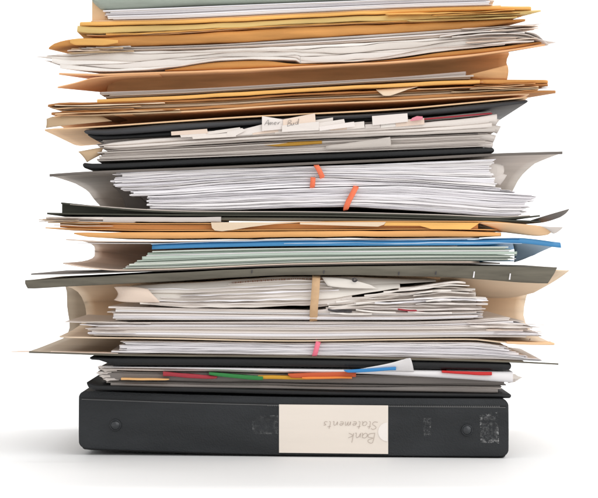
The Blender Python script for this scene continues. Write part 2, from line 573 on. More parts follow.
binder = empty('ring_binder', 292, 457, 0.0, 'thick black ring binder lying at the bottom with a cream handwritten spine label', 'binder')
bb = P(77, 451.5, 180, 454.5, 300, 456.7, 507, 456.7)
bt = P(77, 392, 180, 395, 300, 397.2, 507, 398)
slab('cover', M['black'], off(bb, -5), off(bb, 0), 80, 504.5, Y=.0022, depth=.262, bulge=.0022, yaw=YAW1, parent=binder, endround=5, corner=5)
slab('cover', M['blackspine'], off(bt, .4), off(bt, 6), 79, 505.5, Y=.0016, depth=.262, bulge=.002, yaw=YAW1, parent=binder, endround=4, corner=3)
slab('spine', M['blackspine'], bt, off(bb, -1.6), 77, 507, Y=0, depth=.0042, bulge=.0011, yaw=YAW1, parent=binder, endround=7, n=60)
for dy, x0_, x1_ in ((6.6, 79, 505), (8.0, 80, 504)):
    slab('drawn_hinge_groove', M['black'] if dy < 7 else M['seam'], off(bt, dy), off(bt, dy + .8), x0_, x1_, Y=-.00012 + .0002, depth=.002, yaw=YAW1, parent=binder, n=50)  # groove drawn as a dark strip, with a grey strip for its highlight
# page block that keeps the covers apart
slab('pages', M['greyp'], off(bt, 7.4), off(bb, -5.4), 98, 488, Y=.022, depth=.215, yaw=YAW1, parent=binder)
YF = lambda x, y=0: y_b1(x) - .0002
# welded seam: row of tiny embossed dots along the top of the spine
bm = bmesh.new()
for x in np.arange(268, 500, 2.1):
    y = float(bt(x)) + 8.6
    Y = y_b1(x) + .0002
    for (dx, dy) in ((0, 0),):
        v = [bm.verts.new((WX(x+a, Y), Y - .00035, WZ(y+c, Y))) for a, c in ((-.55, -.6), (.55, -.6), (.55, .6), (-.55, .6))]
        w = [bm.verts.new((WX(x+a*1.5, Y), Y + .0006, WZ(y+c*1.5, Y))) for a, c in ((-.55, -.6), (.55, -.6), (.55, .6), (-.55, .6))]
        bm.faces.new(v)
        for i in range(4): bm.faces.new((v[i], v[(i+1) % 4], w[(i+1) % 4], w[i]))
finish('weld_seam', bm, M['seam'], binder)
# label card
slabtop = lambda x: np.asarray(x, float)*0 + 404.6
card = slab('label_card', M['card'], P(279, 404.8, 388, 405.2), P(279, 453.2, 388, 453.6), 279, 388, Y=y_b1(333) - .0005, depth=.0008, yaw=YAW1, parent=binder, n=12)
bm = bmesh.new()
Yc = y_b1(387.6) - .00075
vs = [bm.verts.new((WX(387.6 - 9.5*math.sin(a), Yc), -(387.6 - 9.5*math.sin(a) - XC1)*S*math.tan(YAW1) - .0008, WZ(432 + 9.5*math.cos(a), Yc))) for a in np.linspace(0, math.pi, 20)]
bm.faces.new(vs)
finish('thumb_notch', bm, M['notch'], card)
YT = lambda x, y=0: y_b1(x) - .0009
strokes('handwriting', M['pencil'], 'Statements', (378, 421.6), (-1, 0), (0, 1), 55, 8.0, YT, .44, card)
strokes('handwriting', M['pencil'], 'Bank', (375.5, 433.2), (-1, 0), (0, 1), 29, 9.5, YT, .46, card)
# rivets
for rx, ry in ((115.5, 425), (467, 430)):
    bm = bmesh.new()
    prof = [(0, -.0027), (1.2, -.00262), (2.4, -.0023), (3.4, -.0018), (4.2, -.0013), (4.6, -.0010), (4.9, -.0013), (5.5, -.0012), (5.9, -.0006), (6.1, .0006)]
    rings = []
    Y0 = y_b1(rx)
    for r_, dy in prof:
        if r_ == 0: rings.append([bm.verts.new((WX(rx, Y0), Y0 + dy, WZ(ry, Y0)))]); continue
        rings.append([bm.verts.new((WX(rx + r_*math.cos(t), Y0), Y0 + dy, WZ(ry + r_*math.sin(t), Y0))) for t in np.linspace(0, 2*math.pi, 29)[:-1]])
    for i in range(28): bm.faces.new((rings[0][0], rings[1][i], rings[1][(i+1) % 28]))
    for a, c in zip(rings[1:], rings[2:]):
        for i in range(28): bm.faces.new((a[i], c[i], c[(i+1) % 28], a[(i+1) % 28]))
    finish('rivet', bm, M['steel'], binder, sharp=50)
# tape residue
def patch(name, mat, pts):
    bm = bmesh.new()
    vs = [bm.verts.new((WX(x, y_b1(x)), y_b1(x) - .00045, WZ(y, y_b1(x)))) for x, y in pts]
    bm.faces.new(vs)
    return finish(name, bm, mat, binder)
patch('tape_residue', M['film'], [(479.5, 414.5), (497.5, 412), (499, 443.5), (480.5, 442.5)])
patch('tape_residue', M['filmsoft'], [(252, 416), (278, 415), (278, 434), (252.5, 434)])
patch('scuff', M['scuff'], [(423, 418), (431, 418), (431, 436), (424, 436)])


# ================================================================= 2. slim black binder with coloured dividers
b2 = empty('ring_binder', 300, 396, 0.0, 'slim black binder with coloured divider tabs, lying directly on the thick binder', 'binder')
c = P(86, 383.5, 89, 386.2, 95, 388, 120, 388.6, 200, 390.3, 300, 393.0, 400, 395.2, 512, 396.6)
slab('cover', M['black'], off(c, -2.6), off(c, 2.0), 86, 512, depth=.25, bulge=.0015, parent=b2, endround=3, corner=6)
c = P(89, 358.6, 106, 359.5, 112, 361.2, 200, 361.6, 300, 362.4, 400, 364.2, 512, 366.6)
ct = P(89, 356.8, 106, 357.6, 112, 357.2, 200, 357.5, 300, 358.6, 400, 360.4, 512, 362.9)
cb = P(89, 359.8, 106, 361.2, 111, 365.5, 200, 365.8, 300, 367, 400, 368.6, 500, 370.2, 512, 370.0)
slab('cover', M['black'], ct, cb, 89, 512, depth=.25, bulge=.0022, parent=b2, endround=3, corner=6)
# pages inside
PG = dict(bot=P(100, 386, 300, 390.2, 440, 392.2, 512, 393.8), top=P(100, 367.5, 200, 368, 300, 369.8, 440, 371.5, 512, 373))
slab('page', M['white'], P(103, 366.8, 200, 367.6, 300, 369.0, 440, 370.6, 513, 372), P(103, 367.6, 200, 369.4, 300, 372.6, 360, 374, 440, 378, 513, 382.8),
     103, 513, Y=.001, depth=.2, bulge=.002, parent=b2)


def tab(mat, x0, x1, yt0, yt1, h0, h1, Y, parent, deep=.02, name='tab'):
    xm = (x0 + x1) / 2
    hm = max(h0, h1)
    t = P(x0, yt0, xm, (yt0 + yt1)/2, x1, yt1)
    bo = P(x0, yt0 + h0, x0 + 4, yt0 + max(h0, hm*.8), xm, (yt0 + yt1)/2 + hm, x1 - 4, yt1 + max(h1, hm*.7), x1, yt1 + h1)
    return slab(name, mat, t, bo, x0, x1, Y=Y, depth=deep, bulge=.0005, parent=parent, n=24, zw=.25, seed=int(x0))


tab(M['t_beige'], 121, 169, 378, 378.8, 2.2, 1.0, -.001, b2)
tab(M['t_crimson'], 163, 217, 372, 376, 4.2, 2.2, .0005, b2)
tab(M['t_green'], 209, 263, 372.6, 376.4, 2.2, 3.8, -.001, b2)
tab(M['t_yellow'], 258, 346, 375.6, 376, 3.6, 2.2, .0006, b2)
tab(M['t_redor'], 288, 356, 373.8, 371.8, 1.2, 5.2, -.0012, b2)
tab(M['t_orange'], 302, 352, 377.4, 376.4, 1.2, 2.4, -.0022, b2)
tab(M['t_red'], 442, 492, 370.8, 372.4, 2.2, 3.0, -.0015, b2)
cor = bent('page_corner', M['white'], [[(352, 370.6, -.0012), (372, 371, -.0014), (392, 371.2, -.0014), (414, 371.8, -.001)],
                                 [(360, 368.8, -.0025), (378, 367.5, -.004), (396, 366, -.005), (413, 366.5, -.005)],
                                 [(375, 366.6, -.003), (390, 363.4, -.005), (404, 360, -.007), (412, 362, -.007)],
                                 [(390, 364, -.003), (398, 361.6, -.0052), (406, 358.4, -.008), (410.5, 358.2, -.008)]], parent=b2)
tab(M['t_blue'], 344, 396, 370.0, 367.2, .8, 3.2, -.0062, b2, deep=.004)
for k in range(3):
    panel('torn_page_end', M['offwhite'], [(508, 373.4+2*k, .002+.002*k), (515+k, 374+2.2*k, .002+.002*k), (518-2*k, 376+1.6*k, .001+.002*k), (522.5-3*k, 377.4+1.5*k, .001+.002*k), (519-2*k, 379.4+1.4*k, .002+.002*k), (514, 379+1.6*k, .002+.002*k), (508, 381+1.2*k, .002+.002*k)], th=.5, parent=b2)
for k in range(5):
    x = [97, 101, 95.5, 99, 103][k]; y = 365.5 + 3.1*k
    panel('torn_page_end', M['greyp'], [(x, y+1.4, .003), (x+3, y, .003), (x+6, y+.4, .004), (x+16, y+.2, .005), (x+16, y+2.4, .005), (x+7, y+2.6, .004), (x+4, y+3.6, .003), (x+2.5, y+2.2, .003)], th=.5, parent=b2)

# ================================================================= sheet packs
def pack(mats, top, bot, n, x0f, x1f, name='sheet', parent=None, th=.52, wave=.15, Y=(0, .003), depth=.2,
         seed=1, wob=.0005, label=None, cat='paper', group=None, clump=.5, skew=.03, gapw=.13, zwp=0.0):
    """n loose or bound sheets filling the space between two curves, unevenly spaced."""
    R = np.random.RandomState(seed)
    st = np.array([60, 110, 160, 210, 260, 310, 360, 410, 460, 510, 560])
    dr = R.randn(len(st), n)
    for i in range(1, len(st)): dr[i] = .75 * dr[i-1] + .55 * dr[i]
    w = np.exp(dr * clump * .45 + R.randn(1, n) * clump)
    w = w / w.sum(1, keepdims=True)
    cum = np.concatenate([np.zeros((len(st), 1)), np.cumsum(w, 1)], 1)
    made = []
    for k in range(n):
        f0, f1 = pchip(st, cum[:, k]), pchip(st, cum[:, k+1])
        gap = gapw * (R.uniform(.4, 1.2) + (2.2 if R.rand() < .12 else 0))
        def mk(f0, f1, gap):
            tp = lambda x: bot(x) + (top(x) - bot(x)) * np.clip(f1(x), 0, 1)
            bt_ = lambda x: bot(x) + (top(x) - bot(x)) * np.clip(f0(x), 0, 1)
            def tp2(x):
                a, b = tp(x), bt_(x)
                h = np.maximum(b - a - gap, .14)
                return (a + b)/2 - h/2
            def bo2(x):
                a, b = tp(x), bt_(x)
                h = np.maximum(b - a - gap, .14)
                return (a + b)/2 + h/2
            return tp2, bo2
        tp2, bo2 = mk(f0, f1, gap)
        t = (k + .5) / n
        mm = mats[R.randint(len(mats))] if isinstance(mats, list) else mats
        xa, xb_ = x0f(t, R), x1f(t, R)
        o = slab(name, mm, tp2, bo2, xa, xb_, seed=seed*100 + k,
                  Y=Y[0] + (Y[1]-Y[0])*R.rand()**1.6, depth=depth - .01*R.rand(), parent=parent, wob=wob * R.rand(),
                  yaw=R.uniform(-.006, .006), skew0=R.uniform(-skew, skew) if skew < .1 else R.uniform(.1, skew*2), skew1=R.uniform(-skew, skew) if skew < .1 else -R.uniform(.1, skew*2), n=44, corner=R.choice([0, 0, 0, 3]), bulge=.0003, zw=zwp)
        if label and parent is None:
            tag(o, label, cat, group)
        made.append(o)
    return made


def band(mat, pts, depth, width, label, name='rubber_band', group='rubber bands round the paper bundles', thick=1.7):
    """Rubber band: a flat loop round a bundle; pts = front run of (px, py, Y) from top to bottom."""
    path = [(x, y, Y) for x, y, Y in pts]
    top, bo = path[0], path[-1]
    back = [(bo[0]+2, bo[1]-.1, depth*.5), (bo[0]+3, bo[1]-.5, depth), (top[0]+3, top[1]+.5, depth), (top[0]+2, top[1]+.1, depth*.5)]
    loop = path + back
    bm = bmesh.new()
    rings = []
    n = len(loop)
    for i in range(n):
        x, y, Y = loop[i]
        # band width runs along X; thickness normal from neighbours in the Y-Z plane
        a, b_ = loop[i-1], loop[(i+1) % n]
        dy, dz = b_[2]-a[2], -(b_[1]-a[1])*S
        l = math.hypot(dy, dz) or 1
        ny, nz_ = -dz/l, dy/l
        dx = (b_[0]-a[0])*S
        Xc, Zc = (x-299)*S, WZ(y)
        ring = []
        front = i < len(path)
        sl = ((b_[1]-a[1])*S and -dx/(-(b_[1]-a[1])*S)) if front else 0
        for (wx, wt) in ((-.5, 0), (-.42, .5), (0, .62), (.42, .5), (.5, 0), (.42, -.5), (0, -.5), (-.42, -.5)):
            ww = wx*width*S
            ring.append(bm.verts.new((Xc + ww, Y - ny*wt*thick*S*(-1), Zc + nz_*wt*thick*S + ww*sl*.35)))
        rings.append(ring)
    for i in range(n):
        for j in range(8):
            r0, r1 = rings[i], rings[(i+1) % n]
            bm.faces.new((r0[j], r0[(j+1) % 8], r1[(j+1) % 8], r1[j]))
    o = finish(name, bm, mat, sharp=70)
    return tag(o, label, 'rubber band', group)


M['shadepage'] = paper('shade_darkened_page', (.24, .215, .20), var=.25, mottle=.1)  # page colour darkened to stand for the shade inside the slim binder
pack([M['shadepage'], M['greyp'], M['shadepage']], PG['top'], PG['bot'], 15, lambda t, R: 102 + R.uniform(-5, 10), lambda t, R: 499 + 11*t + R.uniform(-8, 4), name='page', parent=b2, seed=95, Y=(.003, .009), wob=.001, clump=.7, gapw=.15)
J = lambda a, b, j: (lambda t, R: a + (b - a)*t + R.uniform(-j, j))

# ================================================================= 3. olive expanding folder and what lies in it
of = empty('expanding_folder', 299, 356, 0.0, 'wide olive pressboard folder with stapled front hem, gaping over the slim black binder', 'folder')
o_top = P(25, 280.2, 90, 277, 160, 273.2, 300, 267.2, 440, 265.4, 556, 267.2)
o_bot = P(30, 352.2, 70, 353.4, 110, 354.8, 300, 357.0, 400, 359.0, 510, 361.7, 558, 364)
ufold('wallet', M['lining'], off(o_top, .9), o_bot, (27, 555), (30, 524), r=.05, depth=.236, th=1.6, parent=of, Yt=.003, corner=3)
slab('lower_edge', M['olive'], off(o_bot, -.7), off(o_bot, .9), 29, 558.5, Y=-.0006, depth=.03, parent=of, skew1=-1.0)
slab('hem', M['olive'], o_top, P(25, 284, 28, 288.8, 65, 286.8, 160, 282, 300, 275.2, 440, 277, 548, 283.4, 557, 268.5), 25, 557, Y=-.002, depth=.0045, bulge=.0012, parent=of, n=60, zw=.25)
for (sx, sy, m_) in ((252, 271.5, 'ink'), (324, 272, 'ink'), (399, 273.5, 'ink'), (436, 273, 'ink')):
    panel('staple', M[m_], [(sx - .5, sy - 1.5, -.0026), (sx + .6, sy - 1.7, -.0026), (sx + .2, sy + 1.8, -.0026), (sx - .9, sy + 1.6, -.0026)], th=.6, parent=of)
for sx, sy in ((473.5, 275.5), (509.5, 276.5)):
    pass
for sx, sy in ((474, 274.5), (510, 276.5)):
    panel('slot', M['white'], [(sx - .2, sy - 3, -.0027), (sx + 1.0, sy - 3, -.0027), (sx + .2, sy + 3.2, -.0027), (sx - 1.2, sy + 3.2, -.0027)], th=.5, parent=of)

pr = P(11, 352.0, 60, 352.4, 120, 353.4)
o = slab('paper_sheet', M['palecream'], off(pr, -.3), off(pr, .3), 11, 118, Y=.0, depth=.012, skew0=.3)
tag(o, 'thin pale sheet whose left tip sticks out furthest, on the lowest olive flap', 'paper')
D_bot = P(110, 353.0, 300, 355.3, 400, 357.3, 500, 359.6, 545, 361.4)
D_top = P(122, 341.2, 200, 341.6, 300, 343, 400, 342, 470, 342, 505, 346, 545, 352)
bd = empty('paper_bundle', 330, 356, 0.0, 'white paper bundle held by a pink rubber band at the bottom of the olive folder', 'paper bundle')
pack(M['white'], D_top, D_bot, 17, lambda t, R: (111 if t < .1 else 123 + R.uniform(-4, 5)), lambda t, R: 545 - 42*t + R.uniform(-8, 6), parent=bd, seed=3, depth=.15, zwp=.3, clump=.7)
band(M['pinkband'], [(318.5, 341.6, .003), (318, 343, -.0014), (316.6, 348, -.0016), (315, 354, -.0014), (314.4, 356.2, .002)], .14, 5, 'pink rubber band round the lowest bundle of white paper')

mf_bot = P(58, 337.4, 150, 338.4, 300, 341.0, 400, 339.8, 470, 339.4, 505, 342.6, 555, 344.6)
mf_top = P(42, 285, 70, 283.5, 160, 277, 300, 270.2, 440, 268.6, 500, 268.8, 570, 271.2)
mf = ufold('manila_folder', M['cream'], mf_top, mf_bot, (42, 569), (58, 554), r=.19, depth=.225, th=1.3, Yt=.006, corner=16)
tag(mf, 'cream manila folder wrapped round the papers inside the olive folder', 'folder')
bent('liner_flap', M['cream'], [[(440, 276, .006), (500, 274.5, .005), (540, 272, .004), (569, 270.6, .003)],
                               [(440, 284, .03), (490, 287, .03), (530, 285, .022), (557, 280, .012)],
                               [(440, 292, .05), (480, 297, .05), (508, 299, .042), (534, 292.5, .028)]], parent=mf, th=.9)
slab('front_edge', M['peach'], P(506, 341.6, 556, 342.8), P(506, 343.8, 530, 345, 554, 345.2), 506, 555, Y=-.0008, depth=.02, bulge=.001, parent=mf, endround=1.5)
staple = panel('pen_mark', M['brownink'], [(529.6, 338.6, .0015), (530.6, 338.6, .0015), (528.8, 343.4, -.0004), (527.8, 343.4, -.0004)], th=.4, parent=mf)

s_bot = P(90, 335.4, 300, 339.2, 400, 337.8, 470, 337, 540, 337.5)
s_top = P(64, 321.4, 90, 322.4, 300, 321.6, 400, 321.8, 470, 320, 512, 317.6, 545, 322)
G = 'loose sheets inside the cream folder'
pack([M['offwhite'], M['white'], M['offwhite'], M['greyp']], s_top, s_bot, 12, lambda t, R: (65 if t > .93 else 92 - 8*abs(t-.6) + R.uniform(-4, 8)), lambda t, R: 540 - 24*t + R.uniform(-14, 6),
     seed=4, depth=.14, label='off-white loose sheet in the pile between newsprint packet and pink-banded bundle', group=G, th=.6, wave=.3)

r_bot = P(108, 320, 300, 320.4, 400, 320.3, 485, 318.2)
r_top = P(112, 306.6, 200, 308.5, 300, 310, 400, 312, 485, 311)
pack([M['white'], M['offwhite'], M['offwhite']], r_top, r_bot, 9, lambda t, R: 110 + R.uniform(-3, 6), lambda t, R: 482 + R.uniform(-14, 5), seed=6, depth=.14, th=.6, wave=.35,
     label='cream-white bank sheet in the pile under the tan rubber band', group='sheets under the tan rubber band', wob=.001)

st_top = P(116, 291, 125, 287, 150, 284.4, 200, 282.4, 300, 276.6, 340, 277, 400, 279, 440, 279.5)
st_bot = P(116, 296, 125, 303.6, 150, 305, 200, 307.4, 300, 306.4, 330, 304, 370, 296, 440, 284)
stt = empty('statement_packet', 280, 306, 0.0, 'packet of printed statements with drooping white front pages, under the olive hem', 'papers')
sf = lambda t: (lambda x: st_top(x) + (st_bot(x) - st_top(x)) * t)
slab('page', M['statement'], st_top, sf(.42), 122, 436, Y=.0045, depth=.13, tilt=.004, n=80, wob=.0006, parent=stt, seed=1, zw=.35)
slab('page', M['statement'], sf(.38), sf(.80), 150, 400, Y=.0016, depth=.13, tilt=.004, n=80, wob=.0006, parent=stt, seed=2, zw=.5)
slab('page', M['offwhite'], sf(.80), sf(1.0), 140, 352, Y=.0004, depth=.13, tilt=.0022, n=80, wob=.0008, parent=stt, seed=3, zw=.7)
for q in range(7):
    R_ = np.random.RandomState(q + 77)
    tt = .12 + q*.125
    slab('page_edge', M['white'] if q % 2 else M['offwhite'], sf(tt), off(sf(tt), .75), 118 + R_.uniform(0, 120), 300 + R_.uniform(0, 110)*(1-tt), Y=[.0035, .0035, .0026, .0012, .0006, .0002, -.0004][q], depth=.03, n=80, wob=.0006, parent=stt, seed=q+5, zw=.8)
bm = bmesh.new()
x = 232.0
while x < 337:
    wd = random.choice([.8, 1.2, 1.8, .6])
    y = float(st_top(x)) + 2.4
    # on the packet's rounded face
    h = (float(st_bot(x)) - float(st_top(x))) / 2
    q = 1 - 2.4 / h
    Y = .0034
    v = [bm.verts.new((WX(x+a*wd, Y), Y - c*.0004, WZ(y+c, Y))) for a, c in ((0, -.9), (1, -.9), (1, .9), (0, .9))]
    bm.faces.new(v)
    x += wd + random.uniform(.4, 1.0)
finish('printed_line', bm, M['brownink'], stt)
bent('draped_page', M['statement'], [[(322, 277.0, .003), (340, 277.6, .002), (358, 281, .001), (372, 285.4, .0005)], [(324, 281, .001), (340, 283, .0005), (358, 285, .0003), (374, 287, .0005)], [(328, 286, .0008), (342, 288, .0004), (360, 288.6, .0004), (378, 288.6, .0008)]], parent=stt, th=.5)
for k, (pr, xa, xb_) in enumerate([
        (P(318, 311, 360, 309, 420, 309.5, 486, 309), 318, 486), (P(322, 308.5, 380, 307, 440, 306.5, 484, 307), 324, 485),
        (P(318, 307, 380, 304, 440, 303, 482, 303.6), 320, 483), (P(322, 305.5, 380, 301, 440, 299.5, 480, 300.5), 322, 478),
        (P(325, 304, 380, 298.5, 440, 296, 478, 297.5), 330, 481), (P(330, 302.5, 390, 296, 440, 292.5, 476, 294.5), 338, 474),
        (P(340, 300, 400, 293.6, 440, 289.5, 474, 291.5), 346, 477), (P(360, 297, 400, 291, 440, 287, 472, 288.8), 362, 470),
        (P(380, 293, 420, 288.6, 450, 284.6, 470, 286), 384, 472), (P(400, 289.6, 430, 285.8, 455, 282, 469, 283.8), 404, 468)]):
    slab('receipt', M['wrinkle'] if k % 3 else M['offwhite'], off(pr, -.95 - .25*(k % 2)), off(pr, .75 + .4*(k % 3 == 1)), xa + random.uniform(-6, 10), xb_ + random.uniform(-6, 6), Y=random.uniform(-.002, .003), depth=.12, bulge=.0012, n=80, wob=.0016, seed=k+40, zw=.9, skew0=random.uniform(-.2, .2), skew1=random.uniform(-.25, .1))
    tag(bpy.context.scene.objects[-1] if False else COL.objects[-1], 'off-white backing slab added behind the fanned receipts to brighten their dark gaps', 'receipt', 'crumpled receipts')
pr = P(330, 309, 400, 297, 450, 288, 476, 292)
o = slab('receipt', M['offwhite'], pr, P(330, 312.4, 476, 311), 336, 476, Y=.0042, depth=.1, n=80, wob=.001, seed=5, zw=.5, tilt=.002)  # not a receipt: backing slab added to brighten the gaps in the fan
tag(o, 'off-white backing slab added behind the fanned receipts to brighten their dark gaps', 'receipt', 'crumpled receipts')
for k in range(9):
    R_ = np.random.RandomState(k + 300)
    t = R_.rand()
    pr = P(330, 309 - 8*t, 400, 307.5 - 16*t, 450, 307 - 22*t, 484, 308 - 22*t)
    xa = R_.uniform(335, 430); xb_ = min(488, xa + R_.uniform(40, 130)) if k % 2 else R_.uniform(470, 488)
    o = slab('receipt', M[['wrinkle', 'white', 'offwhite'][k % 3]], off(pr, -.55), off(pr, .55), xa, xb_, Y=R_.uniform(-.004, -.0015), depth=.06, n=70, wob=.0016, seed=k+240, zw=.8, skew0=R_.uniform(-.3, .3), skew1=R_.uniform(-.3, .2))
    tag(o, 'off-white backing slab added behind the fanned receipts to brighten their dark gaps', 'receipt', 'crumpled receipts')
# torn receipt edges, dark red and white scraps
for k, (xa, xb_, y0, y1, mt) in enumerate([(328, 352, 309.6, 311.4, 'ink'), (398, 424, 309.2, 310.4, 't_crimson'), (356, 396, 309.8, 312.6, 'wrinkle'), (408, 452, 311.6, 312.8, 'wrinkle'), (330, 372, 312.6, 314, 'wrinkle')]):
    pr = P(xa, y0, (xa+xb_)/2, (y0+y1)/2 + .8, xb_, y1)
    o = slab('paper_scrap', M[mt], off(pr, -.8), off(pr, .9), xa, xb_, Y=-.0022, depth=.02, bulge=.0006, n=24, wob=.0008, seed=k+70)
    tag(o, {'ink': 'short dark scrap sticking out beside the tan rubber band', 't_crimson': 'dark red scrap of paper poking out of the receipts'}.get(mt,
        ['', '', 'ragged white scrap between the dark and the red scraps', 'thin white scrap below and right of the red scrap', 'white scrap lowest beside the tan band'][k]), 'paper scrap')
band(M['tanband'], [(316.5, 275.8, .004), (316.2, 279, -.0004), (315.6, 288, -.0022), (314.6, 300, -.0042), (314, 306, -.0046), (313.8, 311, -.003), (313.6, 316, -.0012), (313.6, 320.6, .003)], .12, 8, 'tan rubber band round the printed statements under the olive hem')
# paper clip
def wire_obj(name, mat, pts, rad, label=None, cat=None, parent=None):
    bm = bmesh.new()
    rings = []
    for i, (x, y, Y) in enumerate(pts):
        rings.append([bm.verts.new((WX(x, Y) + rad*math.cos(t), Y + rad*.6*math.sin(t), WZ(y, Y) + rad*math.sin(t))) for t in np.linspace(0, 2*math.pi, 9)[:-1]])
    for a, b_ in zip(rings, rings[1:]):
        for i in range(8): bm.faces.new((a[i], a[(i+1) % 8], b_[(i+1) % 8], b_[i]))
    bm.faces.new(rings[0]); bm.faces.new(rings[-1][::-1])
    o = finish(name, bm, mat, parent, sharp=80)
    if label: tag(o, label, cat)
    return o
pc = []
for t in np.linspace(0, 2*math.pi*1.6, 26):
    pc.append((354.5 + (2.8 - .16*t)*math.cos(t), 279.8 + (2.2 - .12*t)*math.sin(t), -.0012 - .00002*t))
wire_obj('paper_clip', M['ink'], pc, .0003, 'small dark wire paper clip stuck on the printed statements below the hem', 'paper clip')

# left crumpled end
cr = bent('crumpled_sheet', M['palecream'], [[(114, 287, .008), (122, 286, .004), (134, 286.4, .002), (148, 289, .0005)], [(117, 290.4, .008), (124, 291, .002), (136, 291, -.001), (152, 294, -.0015)], [(119, 295, .008), (125, 296, .002), (140, 297, -.0014), (158, 299.6, -.0016)], [(114, 300, .008), (120, 302, .003), (138, 302.6, 0), (160, 302.4, -.0006)]], th=.4)
tag(cr, 'crumpled cream sheet end at the left of the printed statements', 'paper')

# ================================================================= 4. manila folder, blue folder and pale green sheets
gb = P(31, 274.2, 70, 273.6, 120, 272.0, 160, 270.6, 300, 265.1, 440, 263.3, 505, 263.4)
o = slab('grey_board', M['greyboard'], off(gb, -.7), off(gb, .7), 31, 500, Y=.001, depth=.2)
tag(o, 'thin dark grey board lying on top of the olive folder, sticking out left', 'board')
m2_top = P(65, 239.6, 100, 241.4, 150, 241.6, 300, 239.4, 400, 238.8, 500, 237.6)
m2_bot = P(62, 263.4, 90, 268, 118, 270.2, 160, 269.4, 300, 263.8, 440, 262, 500, 262)
o = ufold('manila_folder', M['palecream'], m2_top, m2_bot, (65, 480), (62, 480), r=.13, depth=.22, th=1.1, corner=8)
tag(o, 'pale manila folder open at left around the blue folder', 'folder')
gs_bot = P(118, 269.2, 160, 268.4, 300, 263.0, 440, 260.8, 515, 260.4)
gs_top = P(118, 253, 150, 251, 300, 247.6, 440, 246.4, 520, 246.4)
bl_top = P(151, 244.4, 200, 242.8, 290, 241.0, 400, 240.6, 480, 240, 512, 238, 562, 243)
bl = ufold('blue_folder', M['blue'], bl_top, off(gs_bot, .6), (152, 561), (160, 516), r=.06, depth=.225, th=.9, lipT=5.0, Yb=.012, wob=.0004)
tag(bl, 'blue card folder holding pale green sheets above the olive folder', 'folder')
M['paleblue'] = paper('pale_blue_card', (.42, .56, .72), mottle=.06)
pr = P(286, 243.6, 340, 243.0, 400, 243.4, 440, 242.6, 516, 243.2)
slab('edge', M['paleblue'], off(pr, -.4), off(pr, .5), 284, 522, Y=-.0016, depth=.004, bulge=.0004, parent=bl, zw=.5)
pr = P(151, 244.2, 200, 242.2, 290, 240.4, 400, 240.0, 520, 238)
slab('edge', M['paleblue'], off(pr, -.5), off(pr, .3), 151, 520, Y=-.0014, depth=.004, bulge=.0004, parent=bl, zw=.3)
sheetpatch = bent('inside_leaf', M['paleblue'], [[(512, 240.6, .006), (530, 241.4, .004), (560, 243.6, .001)], [(515, 250, .03), (530, 249, .02), (548, 248.2, .012)], [(514, 262.4, .03), (522, 260, .03), (534, 255, .02)]], parent=bl)
pack([M['palegreen'], M['palegreen'], M['white'], M['palegreen']], gs_top, gs_bot, 14, lambda t, R: 120 + 30*t + R.uniform(-4, 5), lambda t, R: 513 + R.uniform(-9, 6), seed=8, depth=.17, th=.7, wave=.3, clump=.4,
     label='pale green sheet in the pile inside the blue folder', group='pale green sheets in the blue folder')
o = sheet('paper_sheet', M['white'], P(76, 243.2, 150, 243.4, 300, 240.3, 470, 239.3), 77, 300, th=.6, Y=.002, depth=.12)
tag(o, 'single white sheet lying just above the blue folder, its left end free', 'paper')

# ================================================================= 5. kraft envelope, tabbed kraft folder, loose sheets
k_top = P(73, 232.6, 150, 232.2, 300, 231.2, 440, 230.6, 502, 232.6)
k_bot = P(73, 234, 90, 237.2, 150, 238.6, 300, 237, 440, 236.5, 502, 236.4)
o = slab('kraft_envelope', M['kraft'], k_top, k_bot, 73, 502, Y=-.002, depth=.2, bulge=.0018, n=60, corner=6, wob=.0005, zw=.35)
tag(o, 'thick orange kraft envelope on top of the blue folder', 'envelope')
k2 = empty('kraft_folder', 299, 230, 0.0, 'orange-brown kraft folder with a cream index tab above the thick kraft envelope', 'folder')
k2_top = P(52, 221.6, 150, 223.6, 212, 223.6, 300, 222.2, 400, 221.4, 480, 221.4, 555, 228.8)
k2_bot = P(42, 227.6, 90, 229.2, 150, 230.4, 300, 229.8, 440, 229, 500, 230)
ufold('leaf', M['kraft'], k2_top, k2_bot, (52, 554), (44, 500), r=.02, depth=.2, th=1.0, parent=k2, corner=10, wob=.0006)
slab('inner_leaf', M['kraft'], off(k2_top, 1.2), off(k2_bot, -.9), 60, 478, Y=.0045, depth=.1, parent=k2, zw=.2)  # filler slab added so the recess shows brown instead of a black void
bent('front_leaf', M['peach'], [[(478, 222.6, 0), (505, 222.6, -.001), (535, 225, -.001), (556, 228.6, 0)], [(492, 227, .004), (515, 228, .002), (538, 229.8, 0), (553, 231, 0)], [(500, 231.6, .008), (520, 234, .005), (538, 236.6, .002), (548, 234.6, .001)]], parent=k2, th=.7)
tb = panel('index_tab', M['cream'], [(211, 222.4, -.0012), (212, 228, -.0018), (215, 230.6, -.002), (222, 231.2, -.002), (232, 230, -.0018), (250, 227, -.0014), (275, 224, -.001), (300, 222.6, -.0008), (250, 222, -.001)], th=.6, parent=k2)
strokes('pencil_note', M['pencil'], 'Ann', (234, 227.8), (1, -.1), (0, -1), 12, 3.2, lambda x, y: -.0025, .35, tb) if False else None
panel('front_leaf', M['cream'], [(300, 222.4, -.0009), (300, 224.4, -.0012), (378, 226.6, -.0013), (384, 224.6, -.0012), (386, 222.0, -.0009)], th=.6, parent=k2)
panel('front_leaf', M['golden'], [(386, 222.2, -.0009), (384, 225.6, -.0013), (420, 225.8, -.0013), (432, 229.2, -.0014), (470, 229.4, -.0013), (480, 222.6, -.0009)], th=.6, parent=k2)
